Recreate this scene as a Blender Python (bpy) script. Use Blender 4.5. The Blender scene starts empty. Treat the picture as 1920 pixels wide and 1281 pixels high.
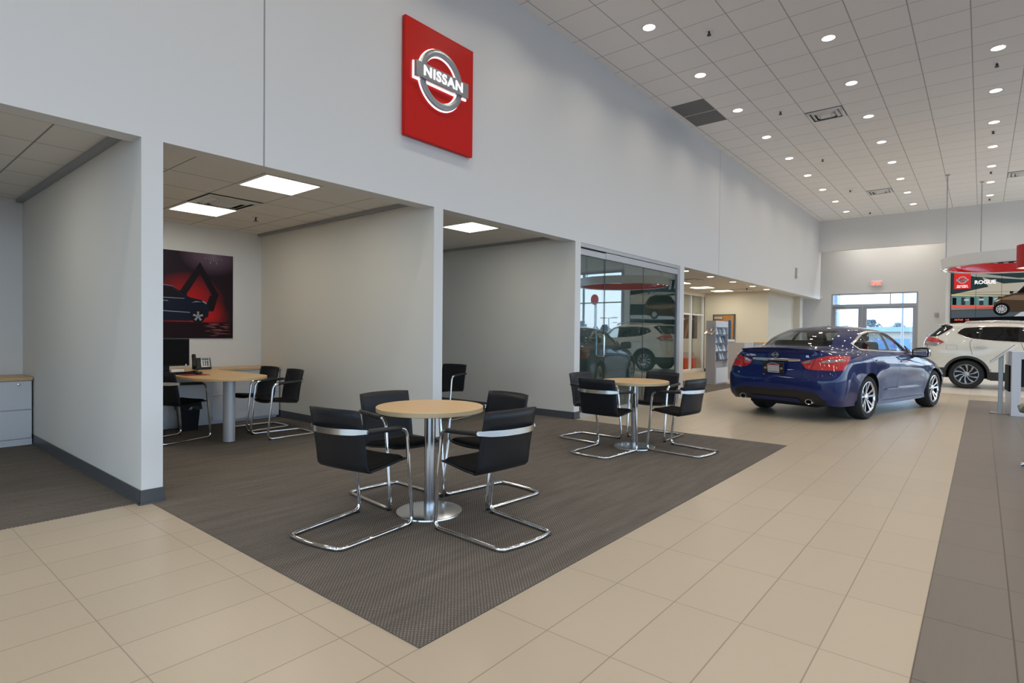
WORLD, SUN, EXPO, DLP = 0.78, 2.0, 0.36, 5.4
import bpy, bmesh, math, random
from mathutils import Vector, Matrix
random.seed(7)
SC = bpy.context.scene
COL = SC.collection
PI = math.pi

# ------------------------------------------------------------------ materials
def new_mat(name):
    m = bpy.data.materials.new(name); m.use_nodes = True
    nt = m.node_tree
    return m, nt, nt.nodes['Principled BSDF']

def mat(name, col, rough=0.5, metal=0.0, spec=0.5, coat=0.0, coat_rough=0.03, emit=None, estr=0.0, noise=None):
    m, nt, b = new_mat(name)
    b.inputs['Base Color'].default_value = (*col, 1)
    b.inputs['Roughness'].default_value = rough
    b.inputs['Metallic'].default_value = metal
    b.inputs['Specular IOR Level'].default_value = spec
    b.inputs['Coat Weight'].default_value = coat
    b.inputs['Coat Roughness'].default_value = coat_rough
    if emit:
        b.inputs['Emission Color'].default_value = (*emit, 1)
        b.inputs['Emission Strength'].default_value = estr
    if noise:            # (scale vector, amount): subtle variation of the base colour
        sc, amt = noise
        tc = nt.nodes.new('ShaderNodeTexCoord'); mp = nt.nodes.new('ShaderNodeMapping')
        nz = nt.nodes.new('ShaderNodeTexNoise'); mx = nt.nodes.new('ShaderNodeMix'); mx.data_type = 'RGBA'
        mp.inputs['Scale'].default_value = sc
        nz.inputs['Scale'].default_value = 1.0; nz.inputs['Detail'].default_value = 3
        nt.links.new(tc.outputs['Object'], mp.inputs[0]); nt.links.new(mp.outputs[0], nz.inputs['Vector'])
        mx.inputs[6].default_value = (*[c * (1 - amt) for c in col], 1)
        mx.inputs[7].default_value = (*[min(1, c * (1 + amt)) for c in col], 1)
        nt.links.new(nz.outputs['Fac'], mx.inputs[0]); nt.links.new(mx.outputs[2], b.inputs['Base Color'])
    return m

def N(nt, t, **kw):
    n = nt.nodes.new(t)
    for k, v in kw.items(): setattr(n, k, v)
    return n

def math_node(nt, op, a, b=None):
    n = N(nt, 'ShaderNodeMath', operation=op)
    for i, v in enumerate((a, b)):
        if v is None: continue
        if isinstance(v, (int, float)): n.inputs[i].default_value = v
        else: nt.links.new(v, n.inputs[i])
    return n.outputs[0]

def grid_mask(nt, coord, period, offset, width):
    """1 on a joint line of the given width, every `period` along coord"""
    s = math_node(nt, 'SUBTRACT', coord, offset)
    s = math_node(nt, 'DIVIDE', s, period)
    f = math_node(nt, 'FRACT', s)
    f = math_node(nt, 'SUBTRACT', f, 0.5)
    f = math_node(nt, 'ABSOLUTE', f)
    return math_node(nt, 'GREATER_THAN', f, 0.5 - 0.5 * width / period), math_node(nt, 'FLOOR', s)

def tile_mat(name, col, joint, px, ox, py, oy, wx, wy, rough=0.35, var=0.03, streak=(6, 90, 6), bump=0.0, spec=0.5):
    m, nt, b = new_mat(name)
    g = N(nt, 'ShaderNodeNewGeometry'); sp = N(nt, 'ShaderNodeSeparateXYZ')
    nt.links.new(g.outputs['Position'], sp.inputs[0])
    mx_, ix = grid_mask(nt, sp.outputs[0], px, ox, wx)
    my_, iy = grid_mask(nt, sp.outputs[1], py, oy, wy)
    mask = math_node(nt, 'MAXIMUM', mx_, my_)
    cb = N(nt, 'ShaderNodeCombineXYZ'); nt.links.new(ix, cb.inputs[0]); nt.links.new(iy, cb.inputs[1])
    wn = N(nt, 'ShaderNodeTexWhiteNoise', noise_dimensions='3D'); nt.links.new(cb.outputs[0], wn.inputs['Vector'])
    mp = N(nt, 'ShaderNodeMapping'); mp.inputs['Scale'].default_value = streak
    nt.links.new(g.outputs['Position'], mp.inputs[0])
    nz = N(nt, 'ShaderNodeTexNoise'); nz.inputs['Scale'].default_value = 1; nz.inputs['Detail'].default_value = 4
    nt.links.new(mp.outputs[0], nz.inputs['Vector'])
    v = math_node(nt, 'ADD', math_node(nt, 'MULTIPLY', wn.outputs['Value'], 0.45), math_node(nt, 'MULTIPLY', nz.outputs['Fac'], 0.55))
    c1 = N(nt, 'ShaderNodeMix', data_type='RGBA')
    c1.inputs[6].default_value = (*[c * (1 - var) for c in col], 1); c1.inputs[7].default_value = (*[c * (1 + var) for c in col], 1)
    nt.links.new(v, c1.inputs[0])
    c2 = N(nt, 'ShaderNodeMix', data_type='RGBA'); c2.inputs[7].default_value = (*joint, 1)
    nt.links.new(mask, c2.inputs[0]); nt.links.new(c1.outputs[2], c2.inputs[6])
    nt.links.new(c2.outputs[2], b.inputs['Base Color'])
    b.inputs['Roughness'].default_value = rough; b.inputs['Specular IOR Level'].default_value = spec
    return m

def carpet_mat(name):
    m, nt, b = new_mat(name)
    g = N(nt, 'ShaderNodeNewGeometry')
    def nz(scale, det, dist=0.0):
        mp = N(nt, 'ShaderNodeMapping'); mp.inputs['Scale'].default_value = scale
        nt.links.new(g.outputs['Position'], mp.inputs[0])
        n = N(nt, 'ShaderNodeTexNoise'); n.inputs['Scale'].default_value = 1; n.inputs['Detail'].default_value = det
        nt.links.new(mp.outputs[0], n.inputs['Vector']); return n.outputs['Fac']
    sp = N(nt, 'ShaderNodeSeparateXYZ'); nt.links.new(g.outputs['Position'], sp.inputs[0])
    # woven rows running along y, dashed with pale flecks, every other row shifted
    row = math_node(nt, 'DIVIDE', sp.outputs[0], 0.0105)
    ri = math_node(nt, 'FLOOR', row); rf = math_node(nt, 'FRACT', row)
    wn = N(nt, 'ShaderNodeTexWhiteNoise', noise_dimensions='1D'); nt.links.new(ri, wn.inputs['W'])
    yy = math_node(nt, 'ADD', math_node(nt, 'DIVIDE', sp.outputs[1], 0.021), math_node(nt, 'MULTIPLY', math_node(nt, 'MODULO', ri, 2.0), 0.5))
    yf = math_node(nt, 'FRACT', yy)
    dash = math_node(nt, 'MULTIPLY', math_node(nt, 'LESS_THAN', math_node(nt, 'ABSOLUTE', math_node(nt, 'SUBTRACT', yf, 0.5)), 0.24),
                     math_node(nt, 'LESS_THAN', math_node(nt, 'ABSOLUTE', math_node(nt, 'SUBTRACT', rf, 0.5)), 0.27))
    broad = nz((14, 1.6, 1), 3); fine = nz((190, 90, 1), 2)
    amt = math_node(nt, 'MULTIPLY', dash, math_node(nt, 'MULTIPLY', fine, math_node(nt, 'ADD', broad, 0.25)))
    base = N(nt, 'ShaderNodeMix', data_type='RGBA')
    base.inputs[6].default_value = (0.062, 0.053, 0.046, 1); base.inputs[7].default_value = (0.150, 0.132, 0.116, 1)
    nt.links.new(math_node(nt, 'MULTIPLY', math_node(nt, 'ADD', broad, fine), 0.5), base.inputs[0])
    fl = N(nt, 'ShaderNodeMix', data_type='RGBA'); fl.inputs[7].default_value = (0.44, 0.40, 0.36, 1)
    nt.links.new(amt, fl.inputs[0]); nt.links.new(base.outputs[2], fl.inputs[6])
    nt.links.new(fl.outputs[2], b.inputs['Base Color'])
    b.inputs['Roughness'].default_value = 0.95; b.inputs['Specular IOR Level'].default_value = 0.1
    return m

def glass_mat(name, tint, f0=0.04, rough=0.0):
    m, nt, b = new_mat(name); nt.nodes.remove(b)
    out = nt.nodes['Material Output']
    tr = N(nt, 'ShaderNodeBsdfTransparent'); tr.inputs[0].default_value = (*tint, 1)
    gl = N(nt, 'ShaderNodeBsdfGlossy'); gl.inputs['Roughness'].default_value = rough
    lw = N(nt, 'ShaderNodeLayerWeight'); lw.inputs[0].default_value = 0.5       # Schlick's reflectance of a pane, the same from both sides
    fr = math_node(nt, 'ADD', math_node(nt, 'MULTIPLY', math_node(nt, 'POWER', lw.outputs['Facing'], 5.0), 1 - f0), f0)
    mx = N(nt, 'ShaderNodeMixShader')
    nt.links.new(fr, mx.inputs[0])
    nt.links.new(tr.outputs[0], mx.inputs[1]); nt.links.new(gl.outputs[0], mx.inputs[2])
    nt.links.new(mx.outputs[0], out.inputs[0])
    return m

def emit_mat(name, col, s):
    m, nt, b = new_mat(name); nt.nodes.remove(b)
    e = N(nt, 'ShaderNodeEmission'); e.inputs[0].default_value = (*col, 1); e.inputs[1].default_value = s
    nt.links.new(e.outputs[0], nt.nodes['Material Output'].inputs[0])
    return m

def wood_mat(name, c1, c2, scale=(3, 40, 40), rough=0.4):
    m, nt, b = new_mat(name)
    tc = N(nt, 'ShaderNodeTexCoord'); mp = N(nt, 'ShaderNodeMapping'); mp.inputs['Scale'].default_value = scale
    nz = N(nt, 'ShaderNodeTexNoise'); nz.inputs['Scale'].default_value = 1; nz.inputs['Detail'].default_value = 5; nz.inputs['Distortion'].default_value = 0.6
    mx = N(nt, 'ShaderNodeMix', data_type='RGBA'); mx.inputs[6].default_value = (*c1, 1); mx.inputs[7].default_value = (*c2, 1)
    nt.links.new(tc.outputs['Object'], mp.inputs[0]); nt.links.new(mp.outputs[0], nz.inputs['Vector'])
    nt.links.new(nz.outputs['Fac'], mx.inputs[0]); nt.links.new(mx.outputs[2], b.inputs['Base Color'])
    b.inputs['Roughness'].default_value = rough
    return m

M = {}
M['wall'] = mat('white_wall_paint', (0.74, 0.74, 0.73), 0.42, spec=0.4)
M['wall_alcove'] = mat('warm_white_paint', (0.70, 0.68, 0.63), 0.6, spec=0.3)
M['wall_cream'] = mat('cream_paint', (0.74, 0.69, 0.58), 0.6, spec=0.3)
TX, TY = 0.3005, 0.595
M['tile'] = tile_mat('beige_porcelain', (0.495, 0.415, 0.312), (0.29, 0.24, 0.18), TX, -0.18, TY, 1.319, 0.0055, 0.0045, 0.33, 0.05, (5, 60, 5))
M['tile_dark'] = tile_mat('dark_porcelain', (0.170, 0.142, 0.118), (0.07, 0.055, 0.04), TX, -0.18, TY, 1.319, 0.006, 0.0055, 0.33, 0.09, (60, 5, 5))
M['tile_pale'] = tile_mat('pale_porcelain', (0.80, 0.74, 0.64), (0.46, 0.41, 0.34), TX * 2, -0.18, TY, 1.319, 0.006, 0.006, 0.25, 0.03)
M['carpet'] = carpet_mat('woven_carpet')
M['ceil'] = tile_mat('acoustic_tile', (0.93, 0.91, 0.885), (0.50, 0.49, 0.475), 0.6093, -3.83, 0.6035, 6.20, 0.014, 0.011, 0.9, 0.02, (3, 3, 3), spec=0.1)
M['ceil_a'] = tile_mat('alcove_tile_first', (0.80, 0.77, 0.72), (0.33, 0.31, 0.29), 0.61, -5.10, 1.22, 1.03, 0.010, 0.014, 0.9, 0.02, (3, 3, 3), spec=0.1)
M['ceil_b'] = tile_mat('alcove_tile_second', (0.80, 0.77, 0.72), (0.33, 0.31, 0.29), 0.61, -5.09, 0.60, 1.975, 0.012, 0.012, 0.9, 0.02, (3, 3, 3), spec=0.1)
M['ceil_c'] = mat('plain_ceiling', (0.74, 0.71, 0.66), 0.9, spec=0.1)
M['base'] = mat('grey_vinyl_base', (0.075, 0.078, 0.085), 0.4)
M['seam'] = mat('seam_grey', (0.33, 0.34, 0.35), 0.6)
M['black'] = mat('black_plastic', (0.010, 0.010, 0.011), 0.5, spec=0.25)
M['shell'] = mat('black_lacquered_ply', (0.009, 0.010, 0.013), 0.42, spec=0.32)
M['pad'] = mat('black_cloth', (0.008, 0.008, 0.008), 0.9, spec=0.15, noise=((160, 160, 160), 0.3))
M['sleeve'] = mat('black_leatherette', (0.015, 0.015, 0.016), 0.5)
M['chrome'] = mat('chrome', (0.78, 0.79, 0.80), 0.08, 1.0)
M['satin'] = mat('satin_chrome', (0.66, 0.64, 0.60), 0.24, 1.0)
M['steel'] = mat('brushed_steel', (0.55, 0.55, 0.56), 0.22, 1.0)
M['alu'] = mat('aluminium', (0.36, 0.345, 0.33), 0.42, 0.8)
M['alu_paint'] = mat('silver_paint', (0.50, 0.51, 0.53), 0.4, 0.3)
M['frame_grey'] = mat('anodised_frame', (0.42, 0.43, 0.46), 0.4, 0.4)
M['maple'] = wood_mat('maple_laminate', (0.60, 0.385, 0.175), (0.67, 0.45, 0.22), (2, 26, 26), 0.38)
M['maple_edge'] = wood_mat('maple_edge_band', (0.48, 0.36, 0.20), (0.55, 0.42, 0.25), (2, 26, 26), 0.42)
M['door_wood'] = wood_mat('cherry_door', (0.42, 0.17, 0.04), (0.52, 0.23, 0.06), (30, 30, 2), 0.4)
M['white_lam'] = mat('white_laminate', (0.66, 0.67, 0.70), 0.35)
M['greige'] = mat('greige_laminate', (0.48, 0.43, 0.40), 0.45)
M['gap'] = mat('dark_gap', (0.02, 0.02, 0.022), 0.8)
M['red'] = mat('sign_red', (0.62, 0.012, 0.009), 0.45, spec=0.18)
M['red_gloss'] = mat('gloss_red', (0.60, 0.010, 0.010), 0.08, spec=0.6, coat=0.6)
M['red_cloth'] = mat('red_orange_vinyl', (0.75, 0.07, 0.02), 0.5)
M['sign_grey'] = mat('logo_grey', (0.36, 0.38, 0.39), 0.35, 0.6)
M['lit_white'] = emit_mat('backlit_white', (1.0, 0.93, 0.98), 1.3)
M['halo'] = emit_mat('halo_led', (1.0, 0.90, 0.95), 2.2)
M['lamp_warm'] = emit_mat('troffer_diffuser', (1.0, 0.93, 0.78), 9.0)
M['lamp_down'] = emit_mat('downlight_lens', (1.0, 0.90, 0.74), 6.0)
M['lamp_far'] = emit_mat('far_troffer_diffuser', (1.0, 0.88, 0.66), 12.0)
M['exit_red'] = emit_mat('exit_letters', (1.0, 0.10, 0.07), 2.2)
M['white'] = mat('white_enamel', (0.80, 0.80, 0.79), 0.35)
M['white_gloss'] = mat('white_gloss', (0.72, 0.73, 0.73), 0.12, coat=0.4)
M['vent_dark'] = mat('vent_dark', (0.03, 0.03, 0.03), 0.7)
M['vent_grey'] = mat('return_grille_grey', (0.16, 0.16, 0.16), 0.7)
M['paper'] = mat('paper_white', (0.72, 0.75, 0.80), 0.5)
M['photo_blue'] = mat('brochure_blue', (0.16, 0.22, 0.33), 0.35)
M['photo_dark'] = mat('brochure_dark', (0.05, 0.05, 0.06), 0.3)
M['rubber'] = mat('tyre_rubber', (0.012, 0.012, 0.013), 0.75)
M['rim_face'] = mat('machined_alloy', (0.75, 0.75, 0.77), 0.22, 1.0)
M['rim_dark'] = mat('dark_alloy', (0.03, 0.03, 0.034), 0.4, 0.6)
M['rim_grey'] = mat('grey_alloy', (0.42, 0.42, 0.43), 0.3, 0.9)
M['car_black'] = mat('car_black_trim', (0.010, 0.010, 0.012), 0.30, spec=0.5)
M['car_black_gloss'] = mat('car_gloss_black', (0.006, 0.006, 0.007), 0.06, coat=0.5)
M['car_lining'] = mat('car_lining', (0.02, 0.02, 0.02), 0.9, spec=0.1)
M['car_seat'] = mat('car_seat_cloth', (0.035, 0.034, 0.033), 0.85)
M['cladding'] = mat('grey_black_cladding', (0.028, 0.027, 0.026), 0.6)
def paint_mat(name, col, metal, rough, coat=1.0):
    m = mat(name, col, rough, metal, 0.15, coat, 0.012); m.node_tree.nodes['Principled BSDF'].inputs['Coat IOR'].default_value = 1.42; return m
M['paint_blue'] = paint_mat('deep_blue_pearl', (0.0015, 0.0100, 0.085), 0.0, 0.55)
M['paint_white'] = paint_mat('pearl_white', (0.70, 0.68, 0.61), 0.0, 0.4)
M['lamp_red'] = mat('lamp_red_lens', (0.46, 0.003, 0.005), 0.25, coat=1.0)
M['lamp_clear'] = mat('lamp_clear_lens', (0.40, 0.37, 0.37), 0.10, 0.7, coat=1.0)
M['car_glass'] = glass_mat('car_side_glass', (0.80, 0.86, 0.86), 0.06)
M['car_glass_dark'] = glass_mat('car_rear_glass', (0.45, 0.47, 0.45), 0.06)
M['suv_glass'] = glass_mat('suv_privacy_glass', (0.10, 0.11, 0.115), 0.05)
M['office_glass'] = glass_mat('office_glass', (0.60, 0.73, 0.73), 0.20)
M['clear_glass'] = glass_mat('clear_glass', (0.96, 0.98, 0.98), 0.03)
M['screen_off'] = mat('dark_screen', (0.006, 0.006, 0.006), 0.6, spec=0.1)

# ------------------------------------------------------------------ mesh helpers
class MB:
    """collects shapes; build() links them as ONE mesh object"""
    def __init__(self): self.bm = bmesh.new(); self.mi = 0
    def _faces(self, vs, idx):
        for f in idx:
            try:
                fc = self.bm.faces.new([vs[i] for i in f]); fc.material_index = self.mi
            except ValueError: pass
    def box(self, x0, x1, y0, y1, z0, z1, mtx=None):
        P = [Vector((x, y, z)) for x in (x0, x1) for y in (y0, y1) for z in (z0, z1)]
        if mtx: P = [mtx @ p for p in P]
        v = [self.bm.verts.new(p) for p in P]
        self._faces(v, [(0, 1, 3, 2), (4, 6, 7, 5), (0, 4, 5, 1), (2, 3, 7, 6), (0, 2, 6, 4), (1, 5, 7, 3)]); return self
    def rbox(self, x0, x1, y0, y1, z0, z1, r=0.01, seg=2, mtx=None):
        b = bmesh.new()
        P = [Vector((x, y, z)) for x in (x0, x1) for y in (y0, y1) for z in (z0, z1)]
        v = [b.verts.new(p) for p in P]
        for f in [(0, 1, 3, 2), (4, 6, 7, 5), (0, 4, 5, 1), (2, 3, 7, 6), (0, 2, 6, 4), (1, 5, 7, 3)]: b.faces.new([v[i] for i in f])
        bmesh.ops.bevel(b, geom=list(b.edges), offset=r, segments=seg, affect='EDGES', profile=0.5)
        self.add_bm(b, mtx); b.free(); return self
    def add_bm(self, b, mtx=None):
        mp = {}
        for v in b.verts: mp[v.index if v.index >= 0 else id(v)] = None
        b.verts.index_update()
        vs = [self.bm.verts.new((mtx @ v.co) if mtx else v.co) for v in b.verts]
        for f in b.faces:
            try:
                fc = self.bm.faces.new([vs[v.index] for v in f.verts]); fc.material_index = self.mi
            except ValueError: pass
        return self
    def poly(self, pts):
        v = [self.bm.verts.new(p) for p in pts]
        f = self.bm.faces.new(v); f.material_index = self.mi; return self
    def prism(self, pts, vec):
        """extrude a planar polygon (3-D points) along vec"""
        vec = Vector(vec); n = len(pts)
        a = [self.bm.verts.new(p) for p in pts]; b = [self.bm.verts.new(Vector(p) + vec) for p in pts]
        f = self.bm.faces.new(a); f.material_index = self.mi
        f = self.bm.faces.new(list(reversed(b))); f.material_index = self.mi
        for i in range(n):
            f = self.bm.faces.new((a[i], b[i], b[(i + 1) % n], a[(i + 1) % n])); f.material_index = self.mi
        return self
    def tube(self, pts, r, seg=10, closed=False, cap=True, sx=1.0):
        pts = [Vector(p) for p in pts]; n = len(pts)
        rings = []; prev = None
        for i, p in enumerate(pts):
            if closed: t = (pts[(i + 1) % n] - pts[i - 1])
            else: t = pts[min(i + 1, n - 1)] - pts[max(i - 1, 0)]
            t.normalize()
            if prev is None:
                u = t.orthogonal().normalized()
                if abs(t.z) < 0.9: u = Vector((0, 0, 1)).cross(t).normalized()
            else:
                u = (prev - t * prev.dot(t)).normalized()
            prev = u; w = t.cross(u)
            rr = r[i] if isinstance(r, (list, tuple)) else r
            rings.append([self.bm.verts.new(p + (u * math.cos(2 * PI * k / seg) * sx + w * math.sin(2 * PI * k / seg)) * rr) for k in range(seg)])
        m = n if closed else n - 1
        for i in range(m):
            a, b = rings[i], rings[(i + 1) % n]
            for k in range(seg):
                f = self.bm.faces.new((a[k], a[(k + 1) % seg], b[(k + 1) % seg], b[k])); f.material_index = self.mi; f.smooth = True
        if cap and not closed:
            for rg in (list(reversed(rings[0])), rings[-1]):
                f = self.bm.faces.new(rg); f.material_index = self.mi
        return self
    def lathe(self, prof, seg=32, mtx=None, closed=False, smooth=True):
        """prof: (radius, height) pairs around z"""
        rings = []
        for r, z in prof:
            if r < 1e-6:
                p = Vector((0, 0, z)); rings.append([self.bm.verts.new(mtx @ p if mtx else p)])
            else:
                ring = []
                for k in range(seg):
                    p = Vector((r * math.cos(2 * PI * k / seg), r * math.sin(2 * PI * k / seg), z))
                    ring.append(self.bm.verts.new(mtx @ p if mtx else p))
                rings.append(ring)
        m = len(rings) if closed else len(rings) - 1
        for i in range(m):
            a, b = rings[i], rings[(i + 1) % len(rings)]
            for k in range(seg):
                k2 = (k + 1) % seg
                if len(a) == 1 and len(b) == 1: continue
                if len(a) == 1: q = (a[0], b[k2], b[k])
                elif len(b) == 1: q = (a[k], a[k2], b[0])
                else: q = (a[k], a[k2], b[k2], b[k])
                f = self.bm.faces.new(q); f.material_index = self.mi; f.smooth = smooth
        return self
    def grid(self, P, closed_u=False):
        """P[i][j] of 3-D points -> quads"""
        V = [[self.bm.verts.new(p) for p in row] for row in P]
        n = len(V); m = len(V[0])
        for i in range(n if closed_u else n - 1):
            for j in range(m - 1):
                f = self.bm.faces.new((V[i][j], V[(i + 1) % n][j], V[(i + 1) % n][j + 1], V[i][j + 1])); f.material_index = self.mi; f.smooth = True
        return self
    def build(self, name, mats, parent=None, loc=None, rot=None, bevel=0, bseg=2, solid=0, smooth=None, autosmooth=True):
        bmesh.ops.recalc_face_normals(self.bm, faces=list(self.bm.faces))
        me = bpy.data.meshes.new(name)
        if smooth is not None:
            for f in self.bm.faces: f.smooth = smooth
        self.bm.to_mesh(me); self.bm.free(); me.set_sharp_from_angle(angle=math.radians(42))
        for m in (mats if isinstance(mats, (list, tuple)) else [mats]): me.materials.append(M[m] if isinstance(m, str) else m)
        o = bpy.data.objects.new(name, me); COL.objects.link(o)
        if parent: o.parent = parent
        if loc: o.location = loc
        if rot: o.rotation_euler = rot
        if solid:
            s = o.modifiers.new('thick', 'SOLIDIFY'); s.thickness = solid; s.offset = 0
        if bevel:
            b = o.modifiers.new('edge', 'BEVEL'); b.width = bevel; b.segments = bseg; b.limit_method = 'ANGLE'; b.angle_limit = math.radians(40)
            for p in me.polygons: p.use_smooth = True
            wn = o.modifiers.new('wn', 'WEIGHTED_NORMAL'); wn.keep_sharp = True
        return o

def tag(o, label=None, cat=None, group=None, kind=None):
    if label: o['label'] = label
    if cat: o['category'] = cat
    if group: o['group'] = group
    if kind: o['kind'] = kind
    return o

def thing(name, label, cat, loc=(0, 0, 0), rz=0, group=None):
    o = bpy.data.objects.new(name, None); COL.objects.link(o)
    o.empty_display_size = 0.1; o.location = loc; o.rotation_euler = (0, 0, rz)
    return tag(o, label, cat, group)

def kids(o): return [c for c in bpy.data.objects if c.parent == o]
def dup(root, loc, rz=None, label=None, group=None):
    r = root.copy(); COL.objects.link(r); r.location = loc
    if rz is not None: r.rotation_euler = (0, 0, rz)
    tag(r, label, None, group)
    for c in kids(root):
        d = c.copy(); COL.objects.link(d); d.parent = r
        for g in kids(c):
            e = g.copy(); COL.objects.link(e); e.parent = d
    return r

def struct(mb, name, mats, **kw):
    return tag(mb.build(name, mats, **kw), kind='structure')

def arc_pts(c, r, a0, a1, n):
    return [(c[0] + r * math.cos(a0 + (a1 - a0) * i / n), c[1] + r * math.sin(a0 + (a1 - a0) * i / n)) for i in range(n + 1)]

def fillet(pts, r, n=5, closed=False):
    """round the corners of a 3-D polyline"""
    P = [Vector(p) for p in pts]; out = []
    m = len(P)
    for i in range(m):
        if not closed and i in (0, m - 1): out.append(P[i]); continue
        a, b, c = P[i - 1], P[i], P[(i + 1) % m]
        d1 = (a - b); d2 = (c - b)
        rr = min(r, d1.length * 0.49, d2.length * 0.49)
        p1 = b + d1.normalized() * rr; p2 = b + d2.normalized() * rr
        for k in range(n + 1):
            t = k / n
            out.append(p1 * (1 - t) ** 2 + b * 2 * t * (1 - t) + p2 * t ** 2)
    return out

def text_bm(s, size=1.0, extrude=0.0, bold=0.0, xs=1.0, align='CENTER', shear=0.0, spacing=1.0):
    """a bmesh of block text in the XY plane, centred"""
    cu = bpy.data.curves.new('t', 'FONT'); cu.body = s; cu.size = size; cu.extrude = extrude; cu.offset = bold; cu.space_character = spacing
    cu.align_x = align; cu.align_y = 'CENTER'; cu.shear = shear
    ob = bpy.data.objects.new('t', cu); COL.objects.link(ob)
    dg = bpy.context.evaluated_depsgraph_get(); dg.update()
    me = bpy.data.meshes.new_from_object(ob.evaluated_get(dg))
    b = bmesh.new(); b.from_mesh(me)
    for v in b.verts: v.co.x *= xs
    bpy.data.objects.remove(ob); bpy.data.meshes.remove(me); bpy.data.curves.remove(cu)
    return b

def add_text(mb, s, size, mtx, extrude=0.002, bold=0.0, xs=1.0, align='CENTER', shear=0.0, spacing=1.0):
    b = text_bm(s, size, extrude, bold, xs, align, shear, spacing); mb.add_bm(b, mtx); b.free()

def frame_mtx(origin, xax, yax):
    """matrix with local x -> xax, y -> yax, z -> xax x yax"""
    x = Vector(xax).normalized(); y = Vector(yax).normalized(); z = x.cross(y)
    m = Matrix((x, y, z)).transposed().to_4x4(); m.translation = Vector(origin); return m
# ================================================================== THE SETTING
CH = 5.40            # showroom ceiling
WX = -4.57           # face of the long left wall
BX = -8.39           # back wall of the alcoves
AH = 2.70            # alcove ceiling
HB = 2.60            # underside of the header
RX = 9.5             # right window wall
FY = 22.87           # far wall
RY = -7.0            # window wall behind
DY = 24.4            # door wall at the end of the vestibule

struct(MB().box(-11.2, RX + 0.2, RY - 0.2, DY + 0.2, -0.2, 0.0), 'floor', 'tile')
struct(MB().box(-0.18, RX, RY, 14.6, -0.05, 0.0012), 'floor_dark_tile', 'tile_dark')
struct(MB().box(-1.9, RX, 16.0, FY, -0.05, 0.0012), 'floor_pale_tile', 'tile_pale')  # paler tile colour over the far end of the floor
struct(MB().box(BX, -4.545, 1.475, 6.93, -0.05, 0.004).box(-4.545, -1.68, 1.475, 6.93, -0.05, 0.004), 'floor_carpet', 'carpet')
struct(MB().box(BX, -4.635, RY, 1.412, -0.05, 0.004), 'floor_carpet_alcove', 'carpet')
struct(MB().box(BX, -4.70, 7.08, 10.65, -0.05, 0.004), 'floor_carpet_office', 'carpet')
struct(MB().box(-9.4, -4.60, 10.85, 14.9, -0.05, 0.004), 'floor_carpet_lounge', 'carpet')

# ceilings
struct(MB().box(-4.75, RX, RY, FY, CH, CH + 0.15), 'ceiling', 'ceil')
struct(MB().box(-5.8, -0.7, FY, DY, CH, CH + 0.15), 'ceiling_vestibule', 'wall')
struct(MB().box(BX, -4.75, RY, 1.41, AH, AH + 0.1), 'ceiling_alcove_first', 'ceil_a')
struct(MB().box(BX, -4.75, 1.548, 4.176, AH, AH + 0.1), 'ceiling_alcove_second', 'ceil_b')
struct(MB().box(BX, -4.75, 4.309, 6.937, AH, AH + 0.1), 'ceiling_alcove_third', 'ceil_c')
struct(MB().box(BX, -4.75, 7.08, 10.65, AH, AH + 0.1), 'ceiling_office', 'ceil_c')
struct(MB().box(-11.2, -4.75, 10.65, DY, AH, AH + 0.1), 'ceiling_lounge', 'ceil_c')

# the long left wall: header over the openings plus its posts
struct(MB().box(WX - 0.18, WX, RY, 23.12, HB, CH), 'wall_left', 'wall')
struct(MB().box(BX, WX - 0.18, 1.41, 1.548, 0, AH).box(WX - 0.18, WX, 1.41, 1.548, 0, HB), 'wall_partition_first', 'wall_alcove')
struct(MB().box(BX, WX - 0.18, 4.176, 4.309, 0, AH).box(WX - 0.18, WX, 4.176, 4.309, 0, HB), 'wall_partition_second', 'wall_alcove')
struct(MB().box(BX, WX - 0.18, 6.937, 7.08, 0, AH).box(WX - 0.18, WX, 6.937, 7.08, 0, HB), 'wall_partition_third', 'wall_alcove')
struct(MB().box(BX, WX - 0.18, 10.65, 10.85, 0, AH).box(WX - 0.18, WX, 10.65, 10.85, 0, HB), 'wall_partition_fourth', 'wall_alcove')
# painted white end caps of the partitions
for i, (y0, y1) in enumerate(((1.41, 1.548), (4.176, 4.309), (6.937, 7.08), (10.65, 10.85))):
    struct(MB().box(WX, WX + 0.003, y0, y1, 0, HB), 'wall_end_' + ('first', 'second', 'third', 'fourth')[i], 'wall')
struct(MB().box(BX, WX, -2.5, -2.36, 0, AH), 'wall_partition_outer', 'wall_alcove')
struct(MB().box(BX - 0.15, BX, RY, 10.85, 0, AH + 0.1), 'wall_alcove_back', 'wall')
# trims
struct(MB().box(WX, WX + 0.002, 2.288, 2.300, HB, CH), 'trim_1', 'seam')
struct(MB().box(WX, WX + 0.0015, 12.753, 12.763, HB, CH), 'trim_2', 'seam')
for i, (y0, y1) in enumerate(((1.352, 1.41), (4.118, 4.176), (6.879, 6.937))):
    struct(MB().box(BX, -4.75, y0, y1, AH - 0.035, AH + 0.02), 'trim_%d' % (i + 3), 'seam')

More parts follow.
